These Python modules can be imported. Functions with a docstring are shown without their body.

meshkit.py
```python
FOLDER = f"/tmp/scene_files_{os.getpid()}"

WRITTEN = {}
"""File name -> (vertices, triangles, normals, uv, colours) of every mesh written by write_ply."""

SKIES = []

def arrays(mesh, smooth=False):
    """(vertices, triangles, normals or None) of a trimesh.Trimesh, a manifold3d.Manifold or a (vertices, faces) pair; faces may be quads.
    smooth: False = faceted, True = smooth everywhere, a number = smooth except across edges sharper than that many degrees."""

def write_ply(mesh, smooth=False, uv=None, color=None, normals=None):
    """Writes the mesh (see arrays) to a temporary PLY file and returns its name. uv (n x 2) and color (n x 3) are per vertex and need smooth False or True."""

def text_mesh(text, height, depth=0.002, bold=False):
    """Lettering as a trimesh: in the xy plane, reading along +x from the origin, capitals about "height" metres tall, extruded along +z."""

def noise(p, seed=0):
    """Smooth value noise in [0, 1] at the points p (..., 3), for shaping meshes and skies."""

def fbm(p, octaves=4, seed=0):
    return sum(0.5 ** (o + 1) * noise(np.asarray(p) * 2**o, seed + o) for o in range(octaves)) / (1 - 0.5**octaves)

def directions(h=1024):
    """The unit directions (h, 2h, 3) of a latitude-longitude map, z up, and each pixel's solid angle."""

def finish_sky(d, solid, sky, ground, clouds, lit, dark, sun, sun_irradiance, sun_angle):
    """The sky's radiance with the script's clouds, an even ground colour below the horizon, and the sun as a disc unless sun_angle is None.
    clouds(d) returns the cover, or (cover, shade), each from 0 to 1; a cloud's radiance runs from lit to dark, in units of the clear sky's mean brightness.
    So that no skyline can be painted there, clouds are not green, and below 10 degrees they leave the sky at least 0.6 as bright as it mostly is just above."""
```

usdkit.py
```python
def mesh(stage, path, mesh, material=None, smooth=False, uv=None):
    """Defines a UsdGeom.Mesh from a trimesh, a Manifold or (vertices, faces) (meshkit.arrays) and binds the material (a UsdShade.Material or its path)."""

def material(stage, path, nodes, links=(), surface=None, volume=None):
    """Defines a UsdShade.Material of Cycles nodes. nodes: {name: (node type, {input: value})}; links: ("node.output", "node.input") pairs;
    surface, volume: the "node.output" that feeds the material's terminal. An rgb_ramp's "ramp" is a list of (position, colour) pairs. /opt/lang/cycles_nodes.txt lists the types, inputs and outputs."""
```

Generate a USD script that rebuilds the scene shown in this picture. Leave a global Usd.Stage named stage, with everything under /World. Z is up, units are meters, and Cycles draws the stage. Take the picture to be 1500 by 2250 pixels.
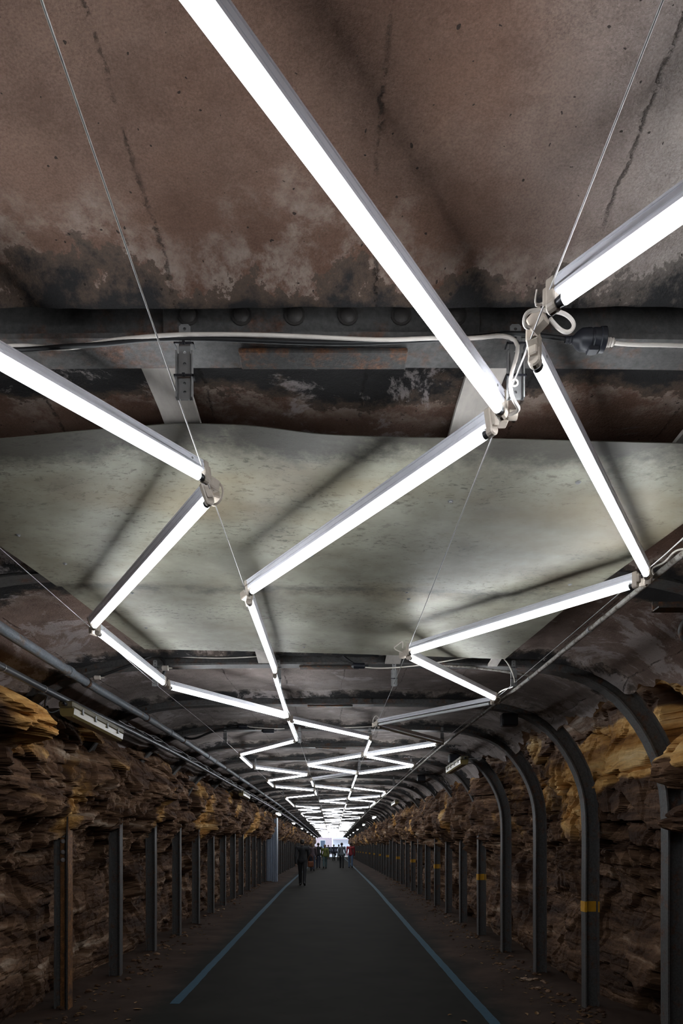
import math
import numpy as np
import trimesh
import manifold3d as m3
from scipy.interpolate import CubicSpline
from shapely.geometry import Polygon, Point, box as sbox
import usdkit
from meshkit import noise, fbm
from pxr import Usd, UsdGeom, UsdLux, UsdShade, Gf, Sdf

stage = Usd.Stage.CreateInMemory()
UsdGeom.SetStageUpAxis(stage, UsdGeom.Tokens.z)
UsdGeom.SetStageMetersPerUnit(stage, 1.0)
UsdGeom.Xform.Define(stage, "/World")
UsdGeom.Scope.Define(stage, "/World/Looks")

# ------------------------------------------------------------------ camera, sky, light levels
EYE = 1.70                     # lens height over the near floor; the camera looks along +y, shifted upward
cam = UsdGeom.Camera.Define(stage, "/World/camera")
cam.CreateFocalLengthAttr(24.0)
cam.CreateHorizontalApertureAttr(24.0)
cam.CreateVerticalApertureAttr(36.0)
cam.CreateHorizontalApertureOffsetAttr(20 / 1500 * 24.0)
cam.CreateVerticalApertureOffsetAttr(736 / 1500 * 24.0)
cam.CreateClippingRangeAttr(Gf.Vec2f(0.05, 600))
cam.CreateExposureAttr(0.0)
cam.AddTranslateOp().Set(Gf.Vec3d(0, 0, EYE))
cam.AddRotateXOp().Set(90.0)

sky = UsdLux.DomeLight.Define(stage, "/World/sky")
sky.CreateIntensityAttr(0.9)
sky.CreateColorAttr(Gf.Vec3f(0.72, 0.84, 1.0))

TUBE_COLOR, TUBE_POWER = (0.92, 0.96, 1.0), 28.0

# ------------------------------------------------------------------ helpers
W = "/World/"
used = {}


def path_for(name, parent=None):
    base = (str(parent.GetPath()) + "/") if parent is not None else W
    k = (base, name)
    n = used.get(k, 0)
    used[k] = n + 1
    return base + (name if n == 0 else f"{name}_{n:03d}")


def tag(p, label=None, cat=None, group=None, kind=None):
    p = p.GetPrim() if hasattr(p, "GetPrim") else p
    for k, v in (("label", label), ("category", cat), ("group", group), ("kind", kind)):
        if v:
            p.SetCustomDataByKey(k, v)
    return p


def thing(name, label, cat, loc=(0, 0, 0), rotz=0.0, roty=0.0, group=None):
    x = UsdGeom.Xform.Define(stage, path_for(name))
    x.AddTranslateOp().Set(Gf.Vec3d(*map(float, loc)))
    x.AddRotateZOp().Set(math.degrees(rotz))
    x.AddRotateYOp().Set(math.degrees(roty))
    return tag(x, label, cat, group)


def obj(name, mesh, mat, parent=None, smooth=False, **kw):
    if isinstance(mesh, list):
        mesh = trimesh.util.concatenate(mesh)
    p = usdkit.mesh(stage, path_for(name, parent), mesh, mat, smooth=smooth).GetPrim()
    return tag(p, **kw)


def copy_of(src, label, loc, rotz=0.0, roty=0.0, group=None, cat=None):
    name = src.GetName()
    while name[-4:-3] == "_" and name[-3:].isdigit():
        name = name[:-4]
    x = UsdGeom.Xform.Define(stage, path_for(name))
    x.GetPrim().GetReferences().AddInternalReference(src.GetPath())
    x.GetPrim().SetInstanceable(True)
    api = UsdGeom.XformCommonAPI
    for op in UsdGeom.Xformable(x).GetOrderedXformOps():
        nm = op.GetOpName()
        v = {"xformOp:translate": Gf.Vec3d(*map(float, loc)), "xformOp:rotateZ": math.degrees(rotz), "xformOp:rotateY": math.degrees(roty)}[nm]
        x.GetPrim().CreateAttribute(nm, op.GetAttr().GetTypeName()).Set(v)
    return tag(x, label, cat or src.GetCustomDataByKey("category"), group)


def TM(v, f):
    return trimesh.Trimesh(np.asarray(v, float), np.asarray(f, int), process=False)


def bx(x0, x1, y0, y1, z0, z1, ch=0.0):
    lo, hi = np.array([min(x0, x1), min(y0, y1), min(z0, z1)]), np.array([max(x0, x1), max(y0, y1), max(z0, z1)])
    if ch <= 0:
        b = trimesh.creation.box(hi - lo)
        b.apply_translation((lo + hi) / 2)
        return b
    ch = min(ch, *(0.45 * (hi - lo)))
    pts = []
    for s in np.ndindex(2, 2, 2):
        c = np.where(np.array(s) == 1, hi, lo)
        d = np.where(np.array(s) == 1, -ch, ch)
        for k in range(3):
            q = c + d
            q[k] = c[k]
            pts.append(q)
    return trimesh.convex.convex_hull(np.array(pts))


def frames(p, up=(0, 0, 1)):
    p = np.asarray(p, float)
    t = np.gradient(p, axis=0)
    t /= np.linalg.norm(t, axis=1, keepdims=True) + 1e-12
    a = np.zeros_like(t)
    prev = np.array(up, float)
    if abs(prev @ t[0]) > 0.9:
        prev = np.array([1.0, 0, 0])
    for i in range(len(p)):
        v = prev - t[i] * (prev @ t[i])
        prev = v / (np.linalg.norm(v) + 1e-12)
        a[i] = prev
    return t, a, np.cross(t, a)


def tube(p, r, sides=8):
    p = np.asarray(p, float)
    r = np.broadcast_to(np.asarray(r, float), (len(p),))
    t, a, b = frames(p)
    ang = np.arange(sides) * 2 * np.pi / sides
    v = p[:, None] + r[:, None, None] * (np.cos(ang)[None, :, None] * a[:, None] + np.sin(ang)[None, :, None] * b[:, None])
    n = len(p)
    i, j = np.meshgrid(np.arange(n - 1), np.arange(sides), indexing="ij")
    j2 = (j + 1) % sides
    q = np.stack([i * sides + j, i * sides + j2, (i + 1) * sides + j2, (i + 1) * sides + j], -1).reshape(-1, 4)
    f = np.vstack([q[:, [0, 1, 2]], q[:, [0, 2, 3]]])
    v = np.vstack([v.reshape(-1, 3), p[0], p[-1]])
    k = np.arange(sides)
    c0, c1 = n * sides, n * sides + 1
    caps = np.vstack([np.stack([np.full(sides, c0), (k + 1) % sides, k], 1), np.stack([np.full(sides, c1), (n - 1) * sides + k, (n - 1) * sides + (k + 1) % sides], 1)])
    return TM(v, np.vstack([f, caps]))


def spline(pts, n=40):
    pts = np.asarray(pts, float)
    s = np.r_[0, np.cumsum(np.linalg.norm(np.diff(pts, axis=0), axis=1))]
    return CubicSpline(s, pts)(np.linspace(0, s[-1], n))


def lathe(profile, axis="x", at=(0, 0, 0), sides=16):
    """profile: (position along axis, radius) pairs"""
    pr = np.array(profile, float)
    p = np.zeros((len(pr), 3))
    p[:, "xyz".index(axis)] = pr[:, 0]
    ang = np.arange(sides) * 2 * np.pi / sides
    k = "xyz".index(axis)
    o = [(k + 1) % 3, (k + 2) % 3]
    v = np.repeat(p[:, None], sides, 1)
    v[:, :, o[0]] += pr[:, 1:2] * np.cos(ang)
    v[:, :, o[1]] += pr[:, 1:2] * np.sin(ang)
    n = len(pr)
    i, j = np.meshgrid(np.arange(n - 1), np.arange(sides), indexing="ij")
    j2 = (j + 1) % sides
    q = np.stack([i * sides + j, i * sides + j2, (i + 1) * sides + j2, (i + 1) * sides + j], -1).reshape(-1, 4)
    f = np.vstack([q[:, [0, 2, 1]], q[:, [0, 3, 2]]])
    return TM(v.reshape(-1, 3) + np.array(at, float), f[:, ::-1])


def grid(v, keep=None, flip=False):
    """v: (n, m, 3) -> mesh"""
    n, m = v.shape[:2]
    i, j = np.meshgrid(np.arange(n - 1), np.arange(m - 1), indexing="ij")
    q = np.stack([i * m + j, i * m + j + 1, (i + 1) * m + j + 1, (i + 1) * m + j], -1)
    q = q[keep] if keep is not None else q.reshape(-1, 4)
    f = np.vstack([q[:, [0, 1, 2]], q[:, [0, 2, 3]]])
    if flip:
        f = f[:, ::-1]
    t = TM(v.reshape(-1, 3), f)
    t.remove_unreferenced_vertices()
    return t


def extrude(poly, h):
    return trimesh.creation.extrude_polygon(poly, h, engine="earcut")


# the tunnel climbs a little and levels out: floor and crown follow slightly different curves
YC = [-20, 0, 2, 5.3, 7, 8.8, 10.4, 12.1, 16, 25, 40, 60, 100, 200]
ZC = [0, 0, 0, .04, .09, .13, .15, .165, .2, .26, .26, .22, .1, .1]


def zc(y):
    return np.interp(y, YC, ZC)


def zb(y):
    t = np.clip((np.asarray(y, float) - 1) / 25, 0, 1)
    return 0.27 * t * t * (3 - 2 * t)


def warp(v):
    """v (..., 3) in a straight tunnel (z over the near floor) -> the real one"""
    v = np.array(v, float)
    k = np.clip(v[..., 2] / 2.9, 0, 1)
    v[..., 2] += zb(v[..., 1]) * (1 - k) + zc(v[..., 1]) * k
    return v


def warped(m):
    m.vertices = warp(m.vertices)
    return m


# ------------------------------------------------------------------ materials
def look(name, nodes, links, surface="p.BSDF"):
    return usdkit.material(stage, "/World/Looks/" + name, nodes, links, surface=surface)


def plain(name, color, rough=0.6, metal=0.0, var=0.25, scale=20.0, bump=0.15, spec=0.4, stretch=(1, 1, 1)):
    c = np.array(color, float)
    return look(name, {
        "tc": ("texture_coordinate", {}), "m": ("mapping", {"scale": stretch}),
        "n": ("noise_texture", {"scale": scale, "detail": 6.0, "roughness": 0.65}),
        "r": ("rgb_ramp", {"ramp": [(0.25, tuple(c * (1 - var))), (0.75, tuple(np.minimum(c * (1 + var), 1)))]}),
        "b": ("bump", {"strength": bump, "distance": 0.004}),
        "p": ("principled_bsdf", {"roughness": rough, "metallic": metal, "specular_ior_level": spec})},
        [("tc.object", "m.vector"), ("m.vector", "n.vector"), ("n.fac", "r.fac"), ("r.color", "p.base_color"), ("n.fac", "b.height"), ("b.normal", "p.normal")])


def rusty(name, paint, rust=(0.16, 0.055, 0.02), amount=0.5, rough=0.6, scale=9.0):
    """old paint with rust breaking through"""
    return look(name, {
        "g": ("geometry", {}), "m": ("mapping", {"scale": (1, 1, 1)}),
        "n": ("noise_texture", {"scale": scale, "detail": 9.0, "roughness": 0.7}),
        "n2": ("noise_texture", {"scale": scale * 6, "detail": 5.0, "roughness": 0.7}),
        "mr": ("map_range", {"range_type": "smoothstep", "from_min": 1 - amount - 0.08, "from_max": 1 - amount + 0.12, "clamp": True}),
        "rr": ("rgb_ramp", {"ramp": [(0.3, tuple(np.array(rust) * 0.35)), (0.55, rust), (0.75, tuple(np.minimum(np.array(rust) * 2.1, 1)))]}),
        "pr": ("rgb_ramp", {"ramp": [(0.25, tuple(np.array(paint) * 0.6)), (0.75, tuple(np.array(paint) * 1.35))]}),
        "x": ("mix_color", {}), "b": ("bump", {"strength": 0.4, "distance": 0.004}),
        "p": ("principled_bsdf", {"roughness": rough, "specular_ior_level": 0.3})},
        [("g.position", "m.vector"), ("m.vector", "n.vector"), ("m.vector", "n2.vector"), ("n.fac", "mr.value"), ("n2.fac", "rr.fac"), ("n2.fac", "pr.fac"),
         ("mr.result", "x.fac"), ("pr.color", "x.a"), ("rr.color", "x.b"), ("x.result", "p.base_color"), ("n2.fac", "b.height"), ("b.normal", "p.normal")])


def glow(name, color, power):
    return look(name, {"e": ("emission", {"color": color, "strength": power})}, [], "e.emission")


M_TUBE = glow("lit_tube", TUBE_COLOR, TUBE_POWER)
M_DEADTUBE = plain("unlit_tube", (0.72, 0.73, 0.74), 0.25, var=0.04, bump=0.0)
M_HOUSING = plain("batten_white", (0.78, 0.78, 0.84), 0.4, var=0.06, bump=0.03)
M_CAP = plain("beige_plastic", (0.44, 0.38, 0.32), 0.5, var=0.12, bump=0.03)
M_FERRULE = plain("dull_ferrule", (0.05, 0.05, 0.055), 0.35, 0.4, var=0.2)
M_WIRE = plain("steel_wire", (0.30, 0.29, 0.28), 0.45, 0.6, var=0.2, scale=60)
M_WFLEX = plain("white_flex", (0.62, 0.57, 0.52), 0.5, var=0.1, bump=0.02)
M_BFLEX = plain("black_flex", (0.012, 0.012, 0.013), 0.5, var=0.3, bump=0.02)
M_BPLAST = plain("black_plastic", (0.012, 0.013, 0.018), 0.42, var=0.3, bump=0.03)
M_GALV = plain("galvanised", (0.23, 0.23, 0.23), 0.5, 0.35, var=0.25, scale=14)
M_STRAP = plain("pale_strap", (0.36, 0.33, 0.30), 0.75, var=0.18, scale=30, stretch=(1, .3, 1))
M_STEEL = rusty("arch_steel", (0.080, 0.077, 0.075), (0.11, 0.055, 0.035), 0.42)
M_RUST = rusty("rusted_plate", (0.040, 0.038, 0.036), (0.12, 0.048, 0.018), 0.49, scale=13)
M_RUSTPOST = rusty("rusted_post", (0.05, 0.035, 0.03), (0.19, 0.085, 0.03), 0.6, scale=5)
M_BOLT = plain("bolt_steel", (0.05, 0.045, 0.042), 0.6, 0.2, var=0.3, scale=40)
M_PALEBOLT = plain("pale_bolt", (0.24, 0.21, 0.2), 0.7, var=0.3, scale=40)
M_YELLOW = plain("yellow_paint", (0.50, 0.25, 0.012), 0.6, var=0.2)
M_PIPE = rusty("pipe_blue_grey", (0.18, 0.20, 0.225), (0.20, 0.13, 0.085), 0.42, 0.45, 11)
M_FLAKE = rusty("pipe_flaking", (0.33, 0.31, 0.28), (0.10, 0.075, 0.055), 0.48, 0.6, 22)
M_CONDUIT = plain("dark_conduit", (0.035, 0.037, 0.042), 0.4, var=0.2)
M_LIGHTBODY = plain("fitting_body", (0.09, 0.075, 0.042), 0.5, var=0.15)
M_DIFFUSER = plain("yellowed_diffuser", (0.12, 0.09, 0.03), 0.35, var=0.12, scale=8, spec=0.6)
M_LITDIFF = glow("lit_diffuser", (0.95, 0.97, 1.0), 2.6)
M_BLUE = plain("blue_line_paint", (0.006, 0.045, 0.075), 0.7, var=0.3, scale=30)
M_CORR = plain("corrugated_steel", (0.26, 0.30, 0.36), 0.45, 0.3, var=0.15)


def concrete_material():
    n, l = {}, []

    def add(name, kind, inputs=None, **ins):
        n[name] = (kind, inputs or {})
        for k, v in ins.items():
            l.append((v, f"{name}.{k}"))
        return name
    add("g", "geometry")
    add("xyz", "separate_xyz", vector="g.position")
    # broad tone
    add("n1", "noise_texture", {"scale": 1.3, "detail": 6.0, "roughness": 0.6}, vector="g.position")
    add("n2", "noise_texture", {"scale": 7.0, "detail": 8.0, "roughness": 0.72}, vector="g.position")
    add("n3", "noise_texture", {"scale": 90.0, "detail": 4.0, "roughness": 0.7}, vector="g.position")
    add("base", "rgb_ramp", {"ramp": [(0.3, (0.112, 0.061, 0.043)), (0.5, (0.155, 0.090, 0.065)), (0.7, (0.212, 0.137, 0.106))]}, fac="n1.fac")
    add("grey", "rgb_ramp", {"ramp": [(0.3, (0.180, 0.158, 0.148)), (0.5, (0.240, 0.215, 0.205)), (0.7, (0.315, 0.285, 0.275))]}, fac="n1.fac")
    add("bayg", "map_range", {"range_type": "smoothstep", "from_min": 2.6, "from_max": 7.5, "to_min": 0.0, "to_max": 0.85, "clamp": True}, value="xyz.y")
    add("xg", "math", {"math_type": "multiply_add", "value2": 0.6}, value1="n1.fac", value3="xyz.x")
    add("xgr", "map_range", {"range_type": "smoothstep", "from_min": 0.55, "from_max": 1.15, "to_min": 0.0, "to_max": 0.8, "clamp": True}, value="xg.value")
    add("ypale", "map_range", {"range_type": "smoothstep", "from_min": 1.7, "from_max": 1.9, "to_min": 1.0, "to_max": 0.0, "clamp": True}, value="xyz.y")
    add("pale", "math", {"math_type": "multiply"}, value1="xgr.result", value2="ypale.result")
    add("hue0", "mix_color", {}, fac="bayg.result", a="base.color", b="grey.color")
    add("hue", "mix_color", {"b": (0.37, 0.335, 0.315)}, fac="pale.value", a="hue0.result")
    add("mot", "rgb_ramp", {"ramp": [(0.28, (0.62, 0.58, 0.55)), (0.5, (1, 1, 1)), (0.75, (1.22, 1.2, 1.18))]}, fac="n2.fac")
    add("c1", "mix_color", {"blend_type": "multiply", "fac": 0.8}, a="hue.result", b="mot.color")
    add("n9", "noise_texture", {"scale": 210.0, "detail": 3.0, "roughness": 0.6}, vector="g.position")
    add("gr", "rgb_ramp", {"ramp": [(0.3, (0.72, 0.71, 0.7)), (0.52, (1, 1, 1)), (0.75, (1.25, 1.25, 1.25))]}, fac="n9.fac")
    add("c1g", "mix_color", {"blend_type": "multiply", "fac": 0.8}, a="c1.result", b="gr.color")
    # board seams along the tunnel
    add("wob", "math", {"math_type": "multiply_add", "value2": 0.10, "value3": -0.18}, value1="n1.fac")
    add("n10", "noise_texture", {"scale": 24.0, "detail": 6.0, "roughness": 0.75}, vector="g.position")
    add("wob2", "math", {"math_type": "multiply_add", "value2": 0.05}, value1="n10.fac", value3="wob.value")
    add("xs", "math", {"math_type": "add"}, value1="xyz.x", value2="wob2.value")
    add("xd", "math", {"math_type": "divide", "value2": 0.52}, value1="xs.value")
    add("xf", "math", {"math_type": "pingpong", "value2": 0.5}, value1="xd.value")
    add("seam", "map_range", {"range_type": "smoothstep", "from_min": 0.002, "from_max": 0.012, "to_min": 1.0, "to_max": 0.0, "clamp": True}, value="xf.value")
    add("sn", "map_range", {"range_type": "smoothstep", "from_min": 0.42, "from_max": 0.58, "clamp": True}, value="n2.fac")
    add("sq", "map_range", {"range_type": "smoothstep", "from_min": 0.44, "from_max": 0.50, "clamp": True}, value="n10.fac")
    add("sq2", "math", {"math_type": "multiply"}, value1="sq.result", value2="sn.result")
    add("seamn", "math", {"math_type": "multiply"}, value1="seam.result", value2="sq2.value")
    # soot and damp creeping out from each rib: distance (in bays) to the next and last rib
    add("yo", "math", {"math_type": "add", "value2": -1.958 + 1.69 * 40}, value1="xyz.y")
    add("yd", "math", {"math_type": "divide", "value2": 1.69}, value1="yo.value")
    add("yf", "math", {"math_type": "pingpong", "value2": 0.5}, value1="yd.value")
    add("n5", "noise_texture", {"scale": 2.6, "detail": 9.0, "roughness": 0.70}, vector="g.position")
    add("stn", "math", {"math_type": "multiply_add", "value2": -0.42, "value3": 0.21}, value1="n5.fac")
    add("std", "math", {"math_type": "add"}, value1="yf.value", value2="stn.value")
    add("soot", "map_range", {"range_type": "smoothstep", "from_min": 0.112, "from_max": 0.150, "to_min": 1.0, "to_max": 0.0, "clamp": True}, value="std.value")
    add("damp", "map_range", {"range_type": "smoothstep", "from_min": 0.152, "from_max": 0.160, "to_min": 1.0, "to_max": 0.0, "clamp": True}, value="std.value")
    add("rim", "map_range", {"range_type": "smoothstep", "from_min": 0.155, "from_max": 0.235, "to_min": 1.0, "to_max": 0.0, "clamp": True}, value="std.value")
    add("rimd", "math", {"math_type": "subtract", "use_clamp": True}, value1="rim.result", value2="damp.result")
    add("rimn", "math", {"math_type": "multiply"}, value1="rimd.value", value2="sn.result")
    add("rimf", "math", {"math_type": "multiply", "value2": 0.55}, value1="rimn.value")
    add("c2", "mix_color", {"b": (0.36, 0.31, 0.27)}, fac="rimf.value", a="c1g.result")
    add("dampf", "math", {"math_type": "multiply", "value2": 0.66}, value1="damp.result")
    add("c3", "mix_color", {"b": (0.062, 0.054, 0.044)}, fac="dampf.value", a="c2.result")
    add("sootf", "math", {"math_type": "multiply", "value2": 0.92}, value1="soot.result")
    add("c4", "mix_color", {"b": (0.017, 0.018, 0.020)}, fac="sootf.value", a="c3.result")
    # white lime bloom, mostly beyond the first rib and on the flanks
    add("n6", "noise_texture", {"scale": 2.1, "detail": 8.0, "roughness": 0.74, "distortion": 0.6}, vector="g.position")
    add("hx", "math", {"math_type": "absolute"}, value1="xyz.x")
    add("hxr", "map_range", {"range_type": "smoothstep", "from_min": 1.4, "from_max": 2.1, "to_min": 0.0, "to_max": 0.07, "clamp": True}, value="hx.value")
    add("n6b", "math", {"math_type": "add"}, value1="n6.fac", value2="hxr.result")
    add("lime", "map_range", {"range_type": "smoothstep", "from_min": 0.565, "from_max": 0.625, "clamp": True}, value="n6b.value")
    add("yfar", "map_range", {"range_type": "smoothstep", "from_min": 1.85, "from_max": 2.0, "clamp": True}, value="xyz.y")
    add("limef", "math", {"math_type": "multiply"}, value1="lime.result", value2="yfar.result")
    add("limeg", "math", {"math_type": "multiply", "value2": 0.6}, value1="limef.value")
    add("c5", "mix_color", {"b": (0.42, 0.37, 0.36)}, fac="limeg.value", a="c4.result")
    # pits: small voids, only in some cells
    add("n7", "noise_texture", {"scale": 60.0, "detail": 2.0}, vector="g.position")
    add("n7s", "vector_math", {"math_type": "scale", "scale": 0.016}, vector1="n7.color")
    add("pw", "vector_math", {"math_type": "add"}, vector1="g.position", vector2="n7s.vector")
    add("v", "voronoi_texture", {"scale": 52.0, "randomness": 1.0}, vector="pw.vector")
    add("vc", "separate_color", color="v.color")
    add("vr", "map_range", {"from_min": 0.72, "from_max": 1.0, "to_min": 0.0, "to_max": 0.20, "clamp": True}, value="vc.r")
    add("pit", "math", {"math_type": "less_than"}, value1="v.distance", value2="vr.result")
    add("seamd", "math", {"math_type": "multiply", "value2": 0.8}, value1="seamn.value")
    add("hole", "math", {"math_type": "maximum"}, value1="pit.value", value2="seamd.value")
    add("holef", "math", {"math_type": "multiply", "value2": 0.85}, value1="hole.value")
    add("c6", "mix_color", {"b": (0.016, 0.013, 0.011)}, fac="holef.value", a="c5.result")
    # relief
    add("h1", "math", {"math_type": "multiply_add", "value2": -2.2}, value1="hole.value", value3="n3.fac")
    add("h2", "math", {"math_type": "multiply_add", "value2": 2.5}, value1="n2.fac", value3="h1.value")
    add("b", "bump", {"strength": 0.85, "distance": 0.005}, height="h2.value")
    add("p", "principled_bsdf", {"roughness": 0.85, "specular_ior_level": 0.2}, base_color="c6.result", normal="b.normal")
    return look("concrete", n, l)


def rock_material(name, bias):
    n, l = {}, []

    def add(nm, kind, inputs=None, **ins):
        n[nm] = (kind, inputs or {})
        for k, v in ins.items():
            l.append((v, f"{nm}.{k}"))
    add("g", "geometry")
    add("xyz", "separate_xyz", vector="g.position")
    add("w", "noise_texture", {"scale": 0.9, "detail": 3.0}, vector="g.position")
    add("wv", "vector_math", {"vector_type": "scale", "scale": 0.35} if False else {"math_type": "scale", "scale": 0.35}, vector1="w.color")
    add("pw", "vector_math", {"math_type": "add"}, vector1="g.position", vector2="wv.vector")
    add("ms", "mapping", {"scale": (0.55, 0.45, 4.2)}, vector="pw.vector")
    add("strat", "noise_texture", {"scale": 1.6, "detail": 7.0, "roughness": 0.62}, vector="ms.vector")
    add("ms2", "mapping", {"scale": (1.2, 1.0, 16.0)}, vector="pw.vector")
    add("lam", "noise_texture", {"scale": 2.2, "detail": 5.0, "roughness": 0.7}, vector="ms2.vector")
    add("patch", "noise_texture", {"scale": 0.75, "detail": 4.0, "roughness": 0.55}, vector="pw.vector")
    add("fine", "noise_texture", {"scale": 26.0, "detail": 6.0, "roughness": 0.72}, vector="g.position")
    add("brown", "rgb_ramp", {"ramp": [(0.28, (0.021, 0.0095, 0.005)), (0.41, (0.055, 0.026, 0.0135)), (0.51, (0.102, 0.053, 0.028)), (0.60, (0.205, 0.118, 0.068)), (0.71, (0.40, 0.305, 0.225))]}, fac="strat.fac")
    add("ochre", "rgb_ramp", {"ramp": [(0.28, (0.12, 0.045, 0.010)), (0.42, (0.36, 0.17, 0.040)), (0.55, (0.60, 0.35, 0.12)), (0.68, (0.70, 0.48, 0.22)), (0.8, (0.74, 0.58, 0.36))]}, fac="strat.fac")
    # the yellow sandstone stands high on the wall near the camera and thins out further in
    add("yz", "map_range", {"range_type": "smoothstep", "from_min": 6.4, "from_max": 9.0, "to_min": bias, "to_max": 0.0, "clamp": True}, value="xyz.y")
    add("zn", "math", {"math_type": "multiply_add", "value2": 0.5}, value1="w.fac", value3="xyz.z")
    add("zz", "map_range", {"range_type": "smoothstep", "from_min": 2.45, "from_max": 2.62, "clamp": True}, value="zn.value")
    add("zt", "map_range", {"range_type": "smoothstep", "from_min": 2.98, "from_max": 3.12, "to_min": 1.0, "to_max": 0.0, "clamp": True}, value="zn.value")
    add("zzt", "math", {"math_type": "multiply"}, value1="zz.result", value2="zt.result")
    add("yb", "math", {"math_type": "multiply"}, value1="yz.result", value2="zzt.value")
    add("lowz", "map_range", {"range_type": "smoothstep", "from_min": 1.7, "from_max": 2.5, "to_min": -0.13, "to_max": 0.0, "clamp": True}, value="zn.value")
    add("yb2", "math", {"math_type": "add"}, value1="yb.value", value2="lowz.result")
    add("pb", "math", {"math_type": "add"}, value1="patch.fac", value2="yb2.value")
    add("pm", "map_range", {"range_type": "smoothstep", "from_min": 0.53, "from_max": 0.64, "clamp": True}, value="pb.value")
    add("c1", "mix_color", {}, fac="pm.result", a="brown.color", b="ochre.color")
    add("lr", "rgb_ramp", {"ramp": [(0.3, (0.55, 0.52, 0.5)), (0.52, (1, 1, 1)), (0.72, (1.25, 1.22, 1.2))]}, fac="lam.fac")
    add("c2", "mix_color", {"blend_type": "multiply", "fac": 0.75}, a="c1.result", b="lr.color")
    add("fr", "rgb_ramp", {"ramp": [(0.3, (0.6, 0.58, 0.56)), (0.55, (1, 1, 1)), (0.8, (1.2, 1.2, 1.2))]}, fac="fine.fac")
    add("c3", "mix_color", {"blend_type": "multiply", "fac": 0.35}, a="c2.result", b="fr.color")
    add("h", "math", {"math_type": "multiply_add", "value2": 1.6}, value1="lam.fac", value3="fine.fac")
    add("b", "bump", {"strength": 0.55, "distance": 0.018}, height="h.value")
    add("p", "principled_bsdf", {"roughness": 0.8, "specular_ior_level": 0.25}, base_color="c3.result", normal="b.normal")
    return look(name, n, l)


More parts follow.
